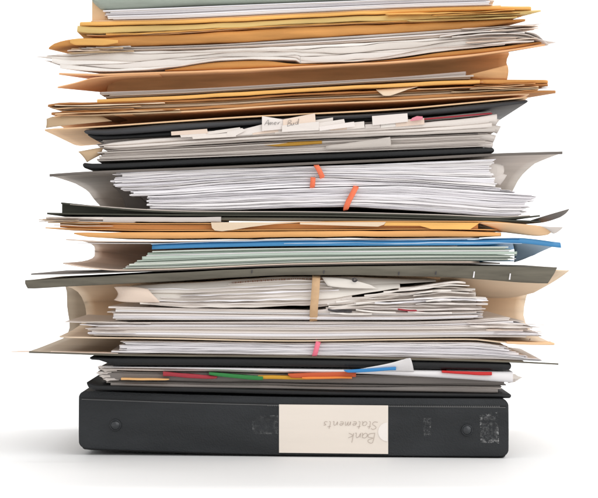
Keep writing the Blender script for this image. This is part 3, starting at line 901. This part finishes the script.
bent('torn_corner', M['greyp'], [[(540, 226, -.002), (550, 227, -.002), (563, 227.2, -.001)], [(548, 229, -.002), (553, 230, -.0026), (560, 230.6, -.002)], [(551, 232, -.001), (553, 234, -.002), (556, 233, -.002)]], th=.6, parent=k2)
G = 'loose sheets under the dark green folder'
pack([M['offwhite'], M['greyp'], M['offwhite']], P(36, 216.6, 300, 217.8, 520, 220.4), P(36, 221.2, 150, 222.6, 300, 221.2, 520, 220.8), 4, lambda t, R: 38 + R.uniform(-2, 14), lambda t, R: 100 + R.uniform(-10, 60), seed=12, depth=.16,
     label='off-white loose sheet sticking out left under the dark green folder', group=G)
o = slab('paper_sheet', M['greyp'], P(102, 217.2, 222, 217.0), P(102, 221.6, 222, 222.2), 103, 221, Y=-.001, depth=.15, bulge=.0008, zw=.4)
tag(o, 'light grey-white folded sheet below the dark green folder, left of the cream tab', 'paper')

# ================================================================= 6. dark green hanging folder
gf_top = P(60, 203, 80, 205, 110, 208.2, 150, 211.2, 200, 212.6, 300, 213, 440, 216, 500, 218.4, 535, 216.4, 568, 209.6)
gf_bot = P(47, 213.4, 150, 214.8, 300, 215.4, 440, 218.2, 540, 221.6)
gf = empty('hanging_folder', 299, 215, 0.0, 'dark green pressboard hanging folder with upturned ends below the paper bundles', 'folder')
ufold('leaf', M['darkolive'], gf_top, gf_bot, (61, 540), (47, 541), r=.01, depth=.23, th=1.7, parent=gf)
slab('rail', M['olive'], P(206, 217.0, 300, 217.4, 440, 219.6, 530, 222), P(206, 220.6, 300, 221.2, 440, 221.2, 530, 223), 206, 530, Y=.001, depth=.01, bulge=.001, parent=gf)
slab('inner_face', M['darkolive'], off(gf_top, .9), off(gf_bot, -.9), 62, 170, Y=.006, depth=.004, parent=gf)
bent('torn_flap', M['greyboard'], [[(531, 220.6, .004), (545, 216, .002), (569, 209.2, 0)], [(534, 222, .02), (548, 219, .014), (566, 213.4, .006)], [(528, 223.4, .03), (545, 222.6, .02), (560, 217, .012)]], parent=gf, th=.8)

# ================================================================= 7. grey pocket folder with three banded bundles
gp_top = P(50, 175.2, 85, 172.8, 200, 168.2, 300, 163.8, 400, 159.4, 500, 154.4, 562, 152.6)
gp_bot = P(95, 206, 150, 209.8, 200, 211.3, 300, 211.8, 440, 214.8, 500, 217.0, 530, 215.4)
gp = empty('pocket_folder', 299, 212, 0.0, 'wide grey-beige pocket folder gaping around the orange-banded white paper bundles', 'folder')
ufold('pocket', M['greyfolder'], gp_top, gp_bot, (50, 562), (70, 530), r=.075, depth=.235, th=1.0, parent=gp, Yt=.001)
e = P(50, 175, 85, 172.6, 200, 168, 300, 163.6, 400, 159.2, 500, 154.2, 562, 152.4)
slab('edge_strip', M['greyboard'], off(e, -1.1), off(e, 1.5), 49.5, 562.5, Y=-.0012, depth=.004, bulge=.0008, parent=gp)
# grey gusset leaf curling down at left behind the bundles
bent('gusset', M['greyboard'], [[(112, 186, .03), (120, 186, .03), (132, 189, .03)], [(120, 192, .03), (130, 195, .03), (142, 198, .03)], [(124, 200, .03), (134, 204, .03), (150, 206, .03)], [(126, 210, .03), (138, 211, .03), (158, 211, .03)]], parent=gp)

GB = 'orange-banded white paper bundles in the grey pocket folder'
a1_top = P(107, 173.4, 155, 171, 300, 166.6, 400, 163, 500, 158.6)
a1_bot = P(107, 188, 150, 187, 230, 181, 310, 177.4, 400, 180, 450, 183.6, 500, 187.2)
ba = empty('paper_bundle', 300, 178, 0.0, 'uppermost orange-banded bundle of white paper in the grey pocket folder', 'paper bundle', GB)
pack(M['white'], a1_top, a1_bot, 17, lambda t, R: 110 + abs(R.randn())*5 + (9 if R.rand() < .25 else 0), lambda t, R: 497 + R.uniform(-7, 5), parent=ba, seed=21, zwp=.28, depth=.19, th=.5, wave=.25, wob=.0009)
bent('bent_corner', M['greyp'], [[(486, 163, .004), (496, 163.6, .001), (503, 165, .003)], [(488, 169, .003), (499, 169, -.002), (505, 171, .001)], [(486, 176, .004), (497, 177.4, 0), (501, 179, .003)]], parent=ba, th=.5)
bent('bent_corner', M['greyp'], [[(490, 172, .004), (498, 172.6, .001), (507, 175, .002)], [(489, 177, .003), (498, 178, -.001), (504, 180, .001)], [(488, 182, .004), (496, 183, .001), (500, 185, .003)]], parent=ba, th=.5)
a2_top = off(a1_bot, .5)
a2_bot = P(131, 196, 170, 194.6, 230, 191, 300, 187.4, 400, 185.6, 450, 188, 518, 192.4)
bb2 = empty('paper_bundle', 320, 187, 0.0, 'thin middle bundle of white paper in the grey pocket folder, with a short orange band', 'paper bundle', GB)
pack(M['white'], a2_top, a2_bot, 8, lambda t, R: 132 + R.uniform(-3, 6) - 12*(t > .8), lambda t, R: 512 + R.uniform(-8, 6) - 14*t, parent=bb2, seed=22, zwp=.28, depth=.19, th=.5, wave=.2)
b_top = off(a2_bot, .7)
b_bot = P(147, 209.0, 200, 210.2, 300, 207.4, 345, 206.6, 400, 209.4, 460, 213.6, 500, 216, 535, 215.0)
b3 = empty('paper_bundle', 340, 209, 0.0, 'lowest and whitest orange-banded bundle in the grey pocket folder, sagging right', 'paper bundle', GB)
pack(M['white'], b_top, b_bot, 20, lambda t, R: 149 + R.uniform(-3, 5) - 12*max(0, t-.75), lambda t, R: 521 + 17*t + R.uniform(-7, 3), parent=b3, seed=23, zwp=.28, depth=.19, clump=.7)
band(M['orangeband'], [(316, 164.6, .004), (316.6, 166, -.0014), (319, 170, -.0018), (321.8, 176, -.0016), (322.6, 178.0, .003)], .18, 5.2, 'orange rubber band round the uppermost white bundle')
band(M['orangeband'], [(313, 176.8, .004), (313, 178.4, -.0014), (312.8, 182, -.0017), (312.4, 186, -.0014), (312.4, 187.6, .003)], .18, 5, 'short orange rubber band round the thin middle bundle')
band(M['orangeband'], [(356.4, 185.6, .004), (355.8, 187.4, -.0014), (352.4, 194, -.0018), (348.6, 201, -.0018), (346.4, 207, -.0014), (346, 209.2, .003)], .18, 5.6, 'longest orange rubber band, slanting across the lowest white bundle')

# ================================================================= 8. black binder with index tabs
ib = empty('ring_binder', 290, 158, 0.0, 'black and slate binder full of white index tabs, lying on the grey pocket folder', 'binder')
c = P(82, 164.8, 90, 166.4, 200, 161.6, 300, 157.6, 400, 153.8, 495, 150.2)
slab('cover', M['black'], off(c, -3.0), off(c, 2.8), 82, 495, depth=.24, bulge=.002, parent=ib, endround=4, corner=6)
c = P(84, 131.4, 100, 131.6, 170, 126.8, 250, 121.6, 300, 118.6, 400, 113.6, 470, 107.8, 528, 101)
slab('cover', M['slate'], P(84, 129.4, 100, 129, 170, 123.4, 250, 119.2, 300, 116.6, 400, 111.6, 470, 104.6, 528, 99.2), P(84, 133.4, 100, 134.4, 170, 130.4, 250, 124.6, 300, 121, 400, 115.8, 470, 110, 528, 102.8), 84, 528, depth=.24, bulge=.003, parent=ib, endround=3)
slab('curl_and_gap_shade', M['black'], P(88, 133.6, 110, 134.8, 170, 131, 250, 125.2, 300, 121.4, 360, 118.2, 410, 116), P(88, 135.4, 96, 140, 130, 138.5, 200, 134, 300, 124.6, 360, 121, 410, 118), 88, 410, Y=.006, depth=.2, bulge=.0015, parent=ib)  # black sheet: curled cover end at left, divider gap shadow painted further right
d_t = P(97, 145.5, 120, 141.4, 200, 135.6, 300, 129.6, 400, 124, 460, 119, 497, 114)
d_b = P(97, 147, 120, 150.2, 200, 144.6, 300, 139.4, 400, 135.4, 497, 131.6)
mixf = lambda t: (lambda x: d_t(x) + (d_b(x) - d_t(x)) * t)
dv = slab('divider', M['offwhite'], d_t, mixf(.46), 98, 497, Y=.001, depth=.2, bulge=.0016, parent=ib, n=60, wob=.0005, zw=.3, seed=2)
slab('divider', M['offwhite'], mixf(.47), mixf(.74), 104, 492, Y=.0004, depth=.2, bulge=.0008, parent=ib, n=60, wob=.0005, zw=.25, seed=3)
slab('divider', M['greyp'], mixf(.75), mixf(.99), 100, 495, Y=.0012, depth=.2, bulge=.0008, parent=ib, n=60, wob=.0008, zw=.3, seed=4)
for k, (xx, yy) in enumerate([(488, 117), (490, 124), (486, 133), (484, 140)]):
    bent('torn_edge', M['greyp'], [[(xx-8, yy, .004), (xx+4, yy+1, .002), (xx+12-k, yy+2.5, .003)], [(xx-8, yy+3, .002), (xx+3, yy+4, -.0005), (xx+9, yy+6, .001)], [(xx-8, yy+6.5, .004), (xx+2, yy+7.5, .002), (xx+7, yy+9.5, .004)]], parent=ib)
pack([M['greyp'], M['greyp'], M['offwhite']], P(95, 150.8, 200, 145.6, 300, 140.4, 400, 136.4, 500, 132.6), P(95, 161.4, 200, 157.6, 300, 153.6, 400, 149.8, 500, 146), 11, lambda t, R: 96 + abs(R.randn())*6, lambda t, R: 488 + 6*t + R.uniform(-8, 5), name='page', parent=ib, seed=31, depth=.19, th=.65, wave=.4, wob=.001)
pack(M['greyp'], P(95, 139, 200, 133, 300, 125.6, 400, 119.6, 500, 110), P(95, 144.6, 200, 135, 300, 129, 400, 123.4, 500, 113.4), 4, lambda t, R: 96 + abs(R.randn())*7, lambda t, R: 490 + R.uniform(-8, 5), name='page', parent=ib, seed=32, depth=.19, th=.6, Y=(.008, .012))
tabs = [
 ('palecream', [(171, 131.6), (207, 128.8), (208, 133.2), (171.4, 135.4)]), ('offwhite', [(180, 134.6), (206, 132.8), (206, 136.4), (181, 137.4)]),
 ('offwhite', [(192, 136.4), (236, 132), (236, 136.6), (193, 139)]), ('offwhite', [(206, 132.6), (216, 130.4), (240, 127.2), (241, 130.4), (206, 135)]),
 ('offwhite', [(227, 131.8), (242, 128), (246, 130.4), (236, 135.4), (227, 135.6)]), ('offwhite', [(236, 131), (262, 124.4), (264, 131), (237, 135.8)]),
 ('offwhite', [(262, 116), (283, 119.4), (284, 129), (262, 131)]), ('palecream', [(283, 119.4), (315, 113.2), (316, 126), (283, 131)]),
 ('offwhite', [(282, 125.4), (319, 121.4), (319, 130), (282, 132)]), ('offwhite', [(305, 121.6), (333, 117.4), (333, 124), (306, 128)]),
 ('offwhite', [(316, 123.2), (344, 119), (346, 126), (317, 129.6)]), ('offwhite', [(319, 126.6), (354, 121.6), (355, 126.4), (319.6, 130.8)]),
 ('offwhite', [(372, 116), (407.4, 113.2), (408, 121.6), (372.6, 125.4)]), ('t_pink', [(412, 118), (417, 116), (422.6, 116.4), (423, 119.4), (410, 121)]),
 ('t_crimson', [(424, 118.4), (492, 112.6), (492, 114), (424, 119.8)])]
R_ = np.random.RandomState(404)
for k in range(12):
    x = 200 + k*18 + R_.uniform(-6, 6); yb_ = float(d_t(x)) + 1.5; w_ = R_.uniform(14, 30); h_ = R_.uniform(2.5, 5.5); sl = R_.uniform(.06, .14)
    tabs.append((['offwhite', 'greyp', 'wrinkle', 'palecream'][k % 4], [(x, yb_ - h_), (x + w_, yb_ - h_ - w_*sl), (x + w_ + .6, yb_ - w_*sl + 1), (x + .4, yb_ + 1)]))
YO = [-.0014, -.0020, -.0028, -.0016, -.0026, -.0012, -.0024, -.0032, -.0040, -.0020, -.0034, -.0044, -.0016, -.0024, .001] + [-.0005 - .00025*(q % 5) for q in range(12)]
made_tabs = []
for (mt, pts), yo in zip(tabs, YO):
    made_tabs.append(panel('tab', M[mt], [(x, y, yo + .0008 * (1 if i < len(pts)/2 else 0)) for i, (x, y) in enumerate(pts)], th=.5, parent=dv))
strokes('pencil_note', M['softink'], 'Amer.', (264.5, 125.2), (1, -.05), (0, -1), 18, 5.2, lambda x, y: -.0026, .38, made_tabs[6])
strokes('pencil_note', M['softink'], 'Bud', (287, 126.4), (1, -.2), (0, -1), 12, 5.4, lambda x, y: -.0034, .38, made_tabs[7])
slab('tab', M['ochre'], P(264, 143.6, 290, 142.2, 322, 140.6), P(264, 145, 280, 146.2, 322, 143.6), 264, 322, Y=.0, depth=.02, bulge=.001, parent=ib, zw=.4)
bent('crumpled_tab', M['greyp'], [[(326, 145.6, -.001), (345, 143.6, -.001), (362, 141, -.001), (378, 139, -.001), (390, 137, -.001)], [(326, 147, -.002), (345, 146, -.0026), (362, 144, -.0018), (378, 142.6, -.0027), (391, 141, -.002)], [(325, 149, -.001), (345, 149, -.001), (362, 147.6, -.001), (378, 147.2, -.001), (391, 146.4, -.001)]], parent=ib)
bent('page_corner', M['tan'], [[(78, 151.6, .004), (90, 149.4, .004), (104, 147, .004)], [(84, 157, .004), (92, 154, .001), (102, 151, .004)], [(87, 162.4, .004), (93, 158.5, .004), (100, 155, .006)]], parent=ib)

# ================================================================= 9. manila folder, rust folders and papers
m1_bot = P(44, 129.6, 100, 126.4, 170, 121.6, 250, 116.6, 300, 114.2, 400, 108.8, 470, 102.6, 528, 97)
m1_top = P(46, 119.4, 52, 116, 100, 114.6, 200, 110.6, 300, 104.2, 400, 100.4, 470, 96.6, 530, 93.4)
o = ufold('manila_folder', M['peach'], m1_top, m1_bot, (47, 530), (44, 528), r=.06, depth=.236, th=1.3, corner=5, wob=.0005)
tag(o, 'peach manila folder with its pale underside overhanging the index-tab binder', 'folder')
bent('curled_leaf', M['tan'], [[(46.5, 119, .003), (55, 115.6, .002), (72, 115.6, .002), (100, 115.2, .004)], [(47, 122, .001), (58, 119.6, -.001), (76, 119, -.001), (105, 118, .003)], [(46, 128, .002), (62, 125.6, 0), (84, 123.6, 0), (112, 121, .004)]], parent=o, th=.7)
pr = P(50, 113, 100, 111.6, 200, 107.8, 300, 101.6, 400, 97.8, 500, 92.6, 557, 91)
o = slab('card_folder', M['brown'], off(pr, -1.3), off(pr, 1.3), 50, 557, Y=-.001, zw=.5, depth=.16, bulge=.001, corner=9, wob=.0006, skew1=-.35, skew0=.2)
tag(o, 'dark brown card folder just above the peach folder, longest at right', 'folder')
G = 'beige sheets between the brown folders'
pack([M['tan'], M['cream'], M['manila'], M['brown'], M['tan']], P(47, 106.4, 200, 101.8, 300, 96.4, 400, 92.0, 500, 87.6, 556, 86), P(47, 111.2, 200, 106.4, 300, 100.4, 400, 96.4, 500, 91.4, 556, 89.6), 8, lambda t, R: 50 + R.uniform(-4, 40), lambda t, R: 515 + R.uniform(-70, 40), seed=41, skew=.3, depth=.19, th=.9, wave=.2,
     label='beige or tan card sheet in the ragged layer between the two brown folders', group=G)
pr = P(47, 104.8, 60, 103.6, 100, 103, 200, 100.0, 300, 94.6, 400, 90.2, 500, 86, 549, 84)
o = slab('card_folder', M['brown'], off(pr, -1.0), off(pr, 1.2), 47, 549, Y=.0005, zw=.5, depth=.16, bulge=.001, corner=7, wob=.0006, seed=3, skew1=-.35, skew0=.2)
tag(o, 'dark brown card folder directly under the rust wallet, tip raised at left', 'folder')
o = bent('torn_tab', M['cream'], [[(376, 89.6, .002), (390, 88.6, .002), (404, 87.6, .002), (418, 86.6, .002)], [(380, 93, -.0018), (388, 92.6, -.0022), (398, 90.6, -.002), (412, 88, -.0012)], [(383, 95.4, -.0016), (388, 96.2, -.002), (394, 94.6, -.002), (404, 90.6, -.0012)]], th=.6)
tag(o, 'cream torn paper tab hanging over the brown folders right of centre', 'paper')

# ================================================================= 10. rust wallet
w_top = P(58, 73.6, 92, 74.6, 170, 72.4, 230, 70.4, 300, 67, 400, 61.4, 480, 54.2, 545, 44.8)
w_bot = P(97, 100.8, 170, 97.6, 250, 92.8, 300, 90, 400, 84.6, 470, 81.6, 548, 80.8)
w = empty('expanding_wallet', 299, 92, 0.0, 'gaping rust-brown wallet with salmon upper edge and orange lower edge', 'wallet')
ufold('wallet', M['rust'], w_top, off(w_bot, .6), (106, 509), (106, 509), r=.016, depth=.03, th=1.0, parent=w, Yt=.001)
slab('upper_edge', M['salmon'], off(w_top, -1.1), off(w_top, 1.0), 59, 545, Y=-.0012, depth=.045, bulge=.0008, parent=w, skew0=.5, skew1=-.9, zw=.3)
slab('lower_edge', M['golden'], off(w_bot, -1.7), off(w_bot, 1.9), 97, 480, Y=-.0016, depth=.03, bulge=.0014, parent=w, zw=.3)
slab('lower_edge', M['kraftdark'], P(470, 79.2, 548, 79.6), P(470, 83.4, 510, 84, 548, 82.6), 478, 549, Y=-.0004, depth=.1, bulge=.0014, parent=w, corner=8)
pr = P(57, 87.2, 75, 83, 94, 78, 120, 75.6, 200, 73.2)
slab('inner_leaf', M['salmon'], off(pr, -.5), off(pr, .5), 57, 160, Y=0, depth=.05, parent=w, corner=3, skew0=.75)
bent('gusset', M['rust'], [[(466, 75.4, .004), (490, 69.5, .001), (507.5, 65, .003)], [(472, 77.4, .004), (492, 74, .000), (509, 71, .002)], [(480, 79.4, .005), (496, 79, .002), (507, 79.6, .004)]], parent=w)
G = 'grey-mauve sheets in the rust wallet'
pack([M['greyp'], M['offwhite']], P(98, 92, 170, 89.6, 300, 82.6, 400, 76.6, 480, 70), P(98, 98.4, 170, 95, 300, 87, 400, 81.4, 480, 78.6), 4, lambda t, R: 101 + R.uniform(-2, 8), lambda t, R: 470 + R.uniform(-6, 9), seed=51, depth=.02, th=.8, wave=.2, Y=(.002, .008),
     label='grey-mauve sheet lying in the gaping rust wallet', group=G)

# ================================================================= 11. kraft envelope, white padded packet, grey sheets
kt = P(165, 69.6, 222, 61.6, 260, 60.2, 298, 63.6, 340, 63.4, 400, 58.4, 440, 52.4, 500, 46.6, 542, 41)
kb = P(165, 71.0, 230, 69.0, 300, 65.6, 400, 60.1, 480, 53, 545, 43)
o = slab('kraft_envelope', M['kraftdark'], kt, kb, 165, 543, Y=.002, depth=.1, bulge=.0014, n=60, skew1=-.7)
tag(o, 'brown kraft envelope wedged under the crinkled white packet, bulging at centre', 'envelope')
wt = P(36, 56.6, 60, 53.6, 100, 52.2, 170, 50.6, 300, 46, 400, 40.6, 460, 36.8, 505, 35, 538, 37.6)
wb = P(36, 57.8, 50, 64, 65, 69.6, 100, 71.4, 150, 69.4, 170, 67.4, 222, 60.4, 260, 59.2, 296, 60.0, 301, 63.0, 340, 62, 400, 57.2, 440, 51, 500, 45, 550, 40.4)
wf = lambda t: (lambda x: wt(x) + (wb(x) - wt(x)) * t)
wsplit = lambda x: .5 + .14*np.sin(np.asarray(x)*.021 + 1) + .05*np.sin(np.asarray(x)*.11)
o = empty('folded_packet', 290, 64, 0.0, 'x', 'x')
cuts = [0, .2, .42, .66, .84, 1.0]
wcut = lambda k: (lambda x: wt(x) + (wb(x)-wt(x))*np.clip(cuts[k] + (.10*np.sin(np.asarray(x)*(.019 + .004*k) + 2.1*k) + .035*np.sin(np.asarray(x)*.09 + k) if 0 < k < 5 else 0), 0, 1))
for k in range(5):
    slab('leaf', M['wrinkle'] if k % 2 == 0 else M['offwhite'], wcut(k), off(wcut(k+1), -.12), [46, 36, 52, 44, 60][k], [530, 538, 516, 534, 505][k], Y=[.002, .0005, .0012, -.0008, .0004][k], depth=.13,
         bulge=.0005, n=150, wob=.0012, seed=9+k, skew0=.6, skew1=-.6, zw=.45, parent=o)
tag(o, 'thick packet of crinkled white folded leaves with wavy lower edge near the top', 'papers')
panel('fold_line', M['greyp'], [(300, 57, -.0026), (300.5, 57, -.0026), (301.3, 63, -.0016), (299.6, 63, -.0016)], th=.3, parent=o)
G = 'grey sheets above the white packet'
pack([M['greyp'], M['offwhite'], M['palecream'], M['tan']], P(60, 46.4, 120, 47, 200, 45, 300, 39.2, 400, 33, 480, 27.4, 540, 23.4), P(60, 52.2, 170, 49.8, 300, 45.2, 400, 39.8, 460, 35.8, 540, 31), 8, lambda t, R: 66 + R.uniform(-6, 45)*(1-t*.3), lambda t, R: 512 + R.uniform(-70, 32), seed=61, skew=.3, depth=.19, th=.8, wave=.3,
     label='grey-beige loose sheet between the white packet and the brown envelope', group=G)
for pr, xa, xb_, yy, lb in ((P(430, 37.4, 480, 32, 515, 30.4, 534, 33, 549, 44.6), 440, 549, -.003, 'off-white sheet drooping furthest down at the right end of the white packet'),
                          (P(440, 36, 490, 29.4, 525, 25.6, 542, 23.4), 446, 542, -.001, 'off-white sheet whose right tip turns up beside the brown envelope'),
                          (P(440, 38, 500, 33.6, 525, 34, 545, 40.4, 556, 42), 452, 556, -.0022, 'beige sheet with flat right tip, sticking out furthest right of the white packet')):
    o = slab('curled_sheet', M['offwhite'], off(pr, -.4), off(pr, .4), xa, xb_, Y=yy, depth=.09, skew1=-.5, zw=.3, wob=.001, seed=int(xb_))
    tag(o, lb, 'paper')

# ================================================================= 12. brown envelope with golden flap
et = P(48, 47, 56, 42, 72, 38.6, 120, 36.6, 170, 34.6, 300, 27, 400, 23.4, 450, 21.6, 526, 18.2)
eb = P(48, 48.6, 60, 46, 80, 45.4, 120, 45.9, 170, 44.2, 300, 38.4, 400, 32.2, 480, 26.8, 526, 20.4)
o = slab('kraft_envelope', M['kraftdark'], et, eb, 48, 526, Y=.001, depth=.21, bulge=.002, n=80, corner=5, zw=.5, skew0=.3, skew1=-.3)
tag(o, 'large brown envelope with a golden flap end, curled at left, near the top', 'envelope')
slab('flap', M['golden'], P(70, 40, 76, 38.6, 100, 38.4, 118, 40), P(70, 43, 76, 45, 100, 45, 118, 43), 70, 118, Y=-.0006, depth=.02, bulge=.0005, parent=o, zw=.4)

# ================================================================= 13. khaki folder, golden folder
o = slab('manila_folder', M['khaki'], P(77, 25.2, 90, 26, 170, 24.4, 300, 18.4, 400, 13.6, 500, 10.6, 541, 9.4), P(80, 32, 90, 33, 120, 32.2, 170, 30.2, 300, 23.6, 400, 19.8, 450, 18.0, 520, 14.4, 541, 11.4), 77, 541, Y=-.0005, depth=.21, tilt=.003, n=80, zw=.5, skew1=-.35)
tag(o, 'khaki manila folder with drooping front leaf on the large brown envelope', 'folder')
pack([M['golden'], M['brown'], M['manila'], M['kraft']], P(82, 33.2, 120, 32.8, 170, 30.8, 300, 24.2, 400, 20.4, 450, 18.6, 530, 15), P(84, 36, 120, 36, 170, 34, 300, 26.4, 400, 22.8, 450, 21, 530, 17.6), 3, lambda t, R: 88 + R.uniform(-4, 25), lambda t, R: 510 + R.uniform(-30, 15), seed=81, skew=.3, zwp=.5,
     label='thin orange-brown card sheet showing between the khaki folder and the large brown envelope', group='thin card sheets below the khaki folder')
pr = P(79, 24, 170, 22, 300, 16, 400, 11.4, 490, 8.2, 532, 8.2)
o = slab('card_folder', M['golden'], off(pr, -2.2), off(pr, 1.6), 79, 532, Y=.0008, depth=.21, bulge=.0012, corner=6, zw=.4, skew1=-.2)
tag(o, 'golden orange card folder under the top white sheets', 'folder')

# ================================================================= 14. peach wallet, white sheets, green-grey folder on top
ph_bot = P(90, 21, 170, 19.2, 300, 13.2, 400, 8.6, 500, 5.4)
ph_top = P(90, -14, 300, -22, 500, -30)
o = ufold('peach_wallet', M['peach'], ph_top, ph_bot, (90, 500), (91, 501), r=.012, depth=.07, th=1.2, Yt=.02, Yb=.002)
tag(o, 'peach wallet standing open around the topmost white sheets', 'wallet')
panel('side_panel', M['peach'], [(92, -6, .006), (105, -6, .006), (105, 21, .006), (92, 21.6, .006)], th=1.2, parent=o)
G = 'white sheets in the peach wallet'
pack([M['white'], M['white'], M['offwhite']], P(97, 10.4, 170, 7.4, 300, 2.4, 400, -1.4, 500, -4.6), P(97, 19.6, 170, 17.8, 300, 12, 400, 7.4, 500, 4.4), 9, lambda t, R: 103 + 5*(1-t) - 6*(t>.9) + R.uniform(-2, 6), lambda t, R: 490 + R.uniform(-10, 6), seed=71, depth=.05, th=.7, wave=.15,
     label='white sheet in the peach wallet under the green-grey folder', group=G)
o = slab('card_folder', M['greengrey'], P(92, -3, 110, -6, 300, -14, 490, -21), P(92, 1, 100, 8.6, 110, 9.6, 170, 6.4, 300, 1.2, 400, -2.6, 490, -6), 92, 490, Y=-.001, depth=.055, bulge=.006, n=50)
tag(o, 'green-grey card folder at the very top of the stack', 'folder')

# ================================================================= 15. thin ragged ends sticking out of the layers
def slips(spec, label, cat, group):
    for (pr, xa, xb_, mt, th, Y, sd) in spec:
        o = slab('card_slip' if cat == 'card' else 'paper_slip', M[mt], off(pr, -th/2), off(pr, th/2), xa, xb_, Y=Y, depth=.06, n=60, zw=.45, wob=.0012, seed=sd, skew0=.6, skew1=-.6, corner=3)
        tag(o, label, cat, group)


def fan(n, y0, y1, xl, seed, mats, side, slope, L=(60, 130)):
    R = np.random.RandomState(seed)
    out = []
    for k in range(n):
        t = (k + .5) / n
        y = y0 + (y1 - y0)*t
        tip = R.uniform(*xl); ln = R.uniform(*L)
        bend = R.uniform(-1.3, 1.0)
        if side < 0: pr = P(tip, y - slope*(tip - 100) + bend, tip + 25, y - slope*(tip - 75), tip + ln, y - slope*(tip + ln - 100)); xa, xb_ = tip, tip + ln
        else: pr = P(tip - ln, y - slope*(tip - ln - 500), tip - 25, y - slope*(tip - 525), tip, y - slope*(tip - 500) + bend); xa, xb_ = tip - ln, tip
        out.append((pr, xa, xb_, mats[R.randint(len(mats))], R.uniform(.5, .9), R.uniform(-.003, .0), seed*10 + k))
    return out


slips(fan(5, 103.5, 116, (46, 66), 1, ['tan', 'manila', 'brown', 'cream', 'palecream'], -1, .035), 'thin ragged tan card end sticking out left between brown folders and peach folder', 'card', 'ragged card ends at left')
slips(fan(5, 83.5, 93, (520, 556), 2, ['tan', 'manila', 'brown', 'peach'], 1, .035), 'thin ragged tan card end sticking out right between the brown folders', 'card', 'ragged card ends at right')
slips(fan(4, 217, 227, (38, 58), 3, ['offwhite', 'palecream', 'tan', 'manila'], -1, -.008, (40, 60)), 'thin ragged sheet end sticking out left under the dark green hanging folder', 'paper', 'ragged sheet ends left of the kraft folder')
slips(fan(5, 25, 42, (505, 540), 4, ['palecream', 'offwhite', 'tan'], 1, .05, (50, 100)), 'thin ragged pale sheet end sticking out right above the white packet', 'paper', 'ragged sheet ends right of the white packet')
slips(fan(4, 9.5, 19, (508, 540), 5, ['golden', 'manila', 'khaki'], 1, .03, (60, 140)), 'thin golden card end sticking out right of the khaki folder', 'card', 'golden card ends near the top')
slips(fan(4, 46.5, 52.5, (56, 84), 6, ['tan', 'palecream', 'greyp'], -1, .03, (40, 70)), 'thin grey-beige sheet end sticking out left under the large brown envelope', 'paper', 'ragged sheet ends left of the brown envelope')
slips(fan(4, 321, 334, (78, 96), 7, ['offwhite', 'palecream', 'white'], -1, -.004, (40, 80)), 'thin cream sheet end sticking out left of the loose pile in the cream folder', 'paper', 'ragged sheet ends in the cream folder')
slips(fan(4, 322, 335, (528, 548), 8, ['offwhite', 'palecream', 'white'], 1, -.02, (40, 80)), 'thin cream sheet end sticking out right of the loose pile in the cream folder', 'paper', 'ragged sheet ends right in the cream folder')
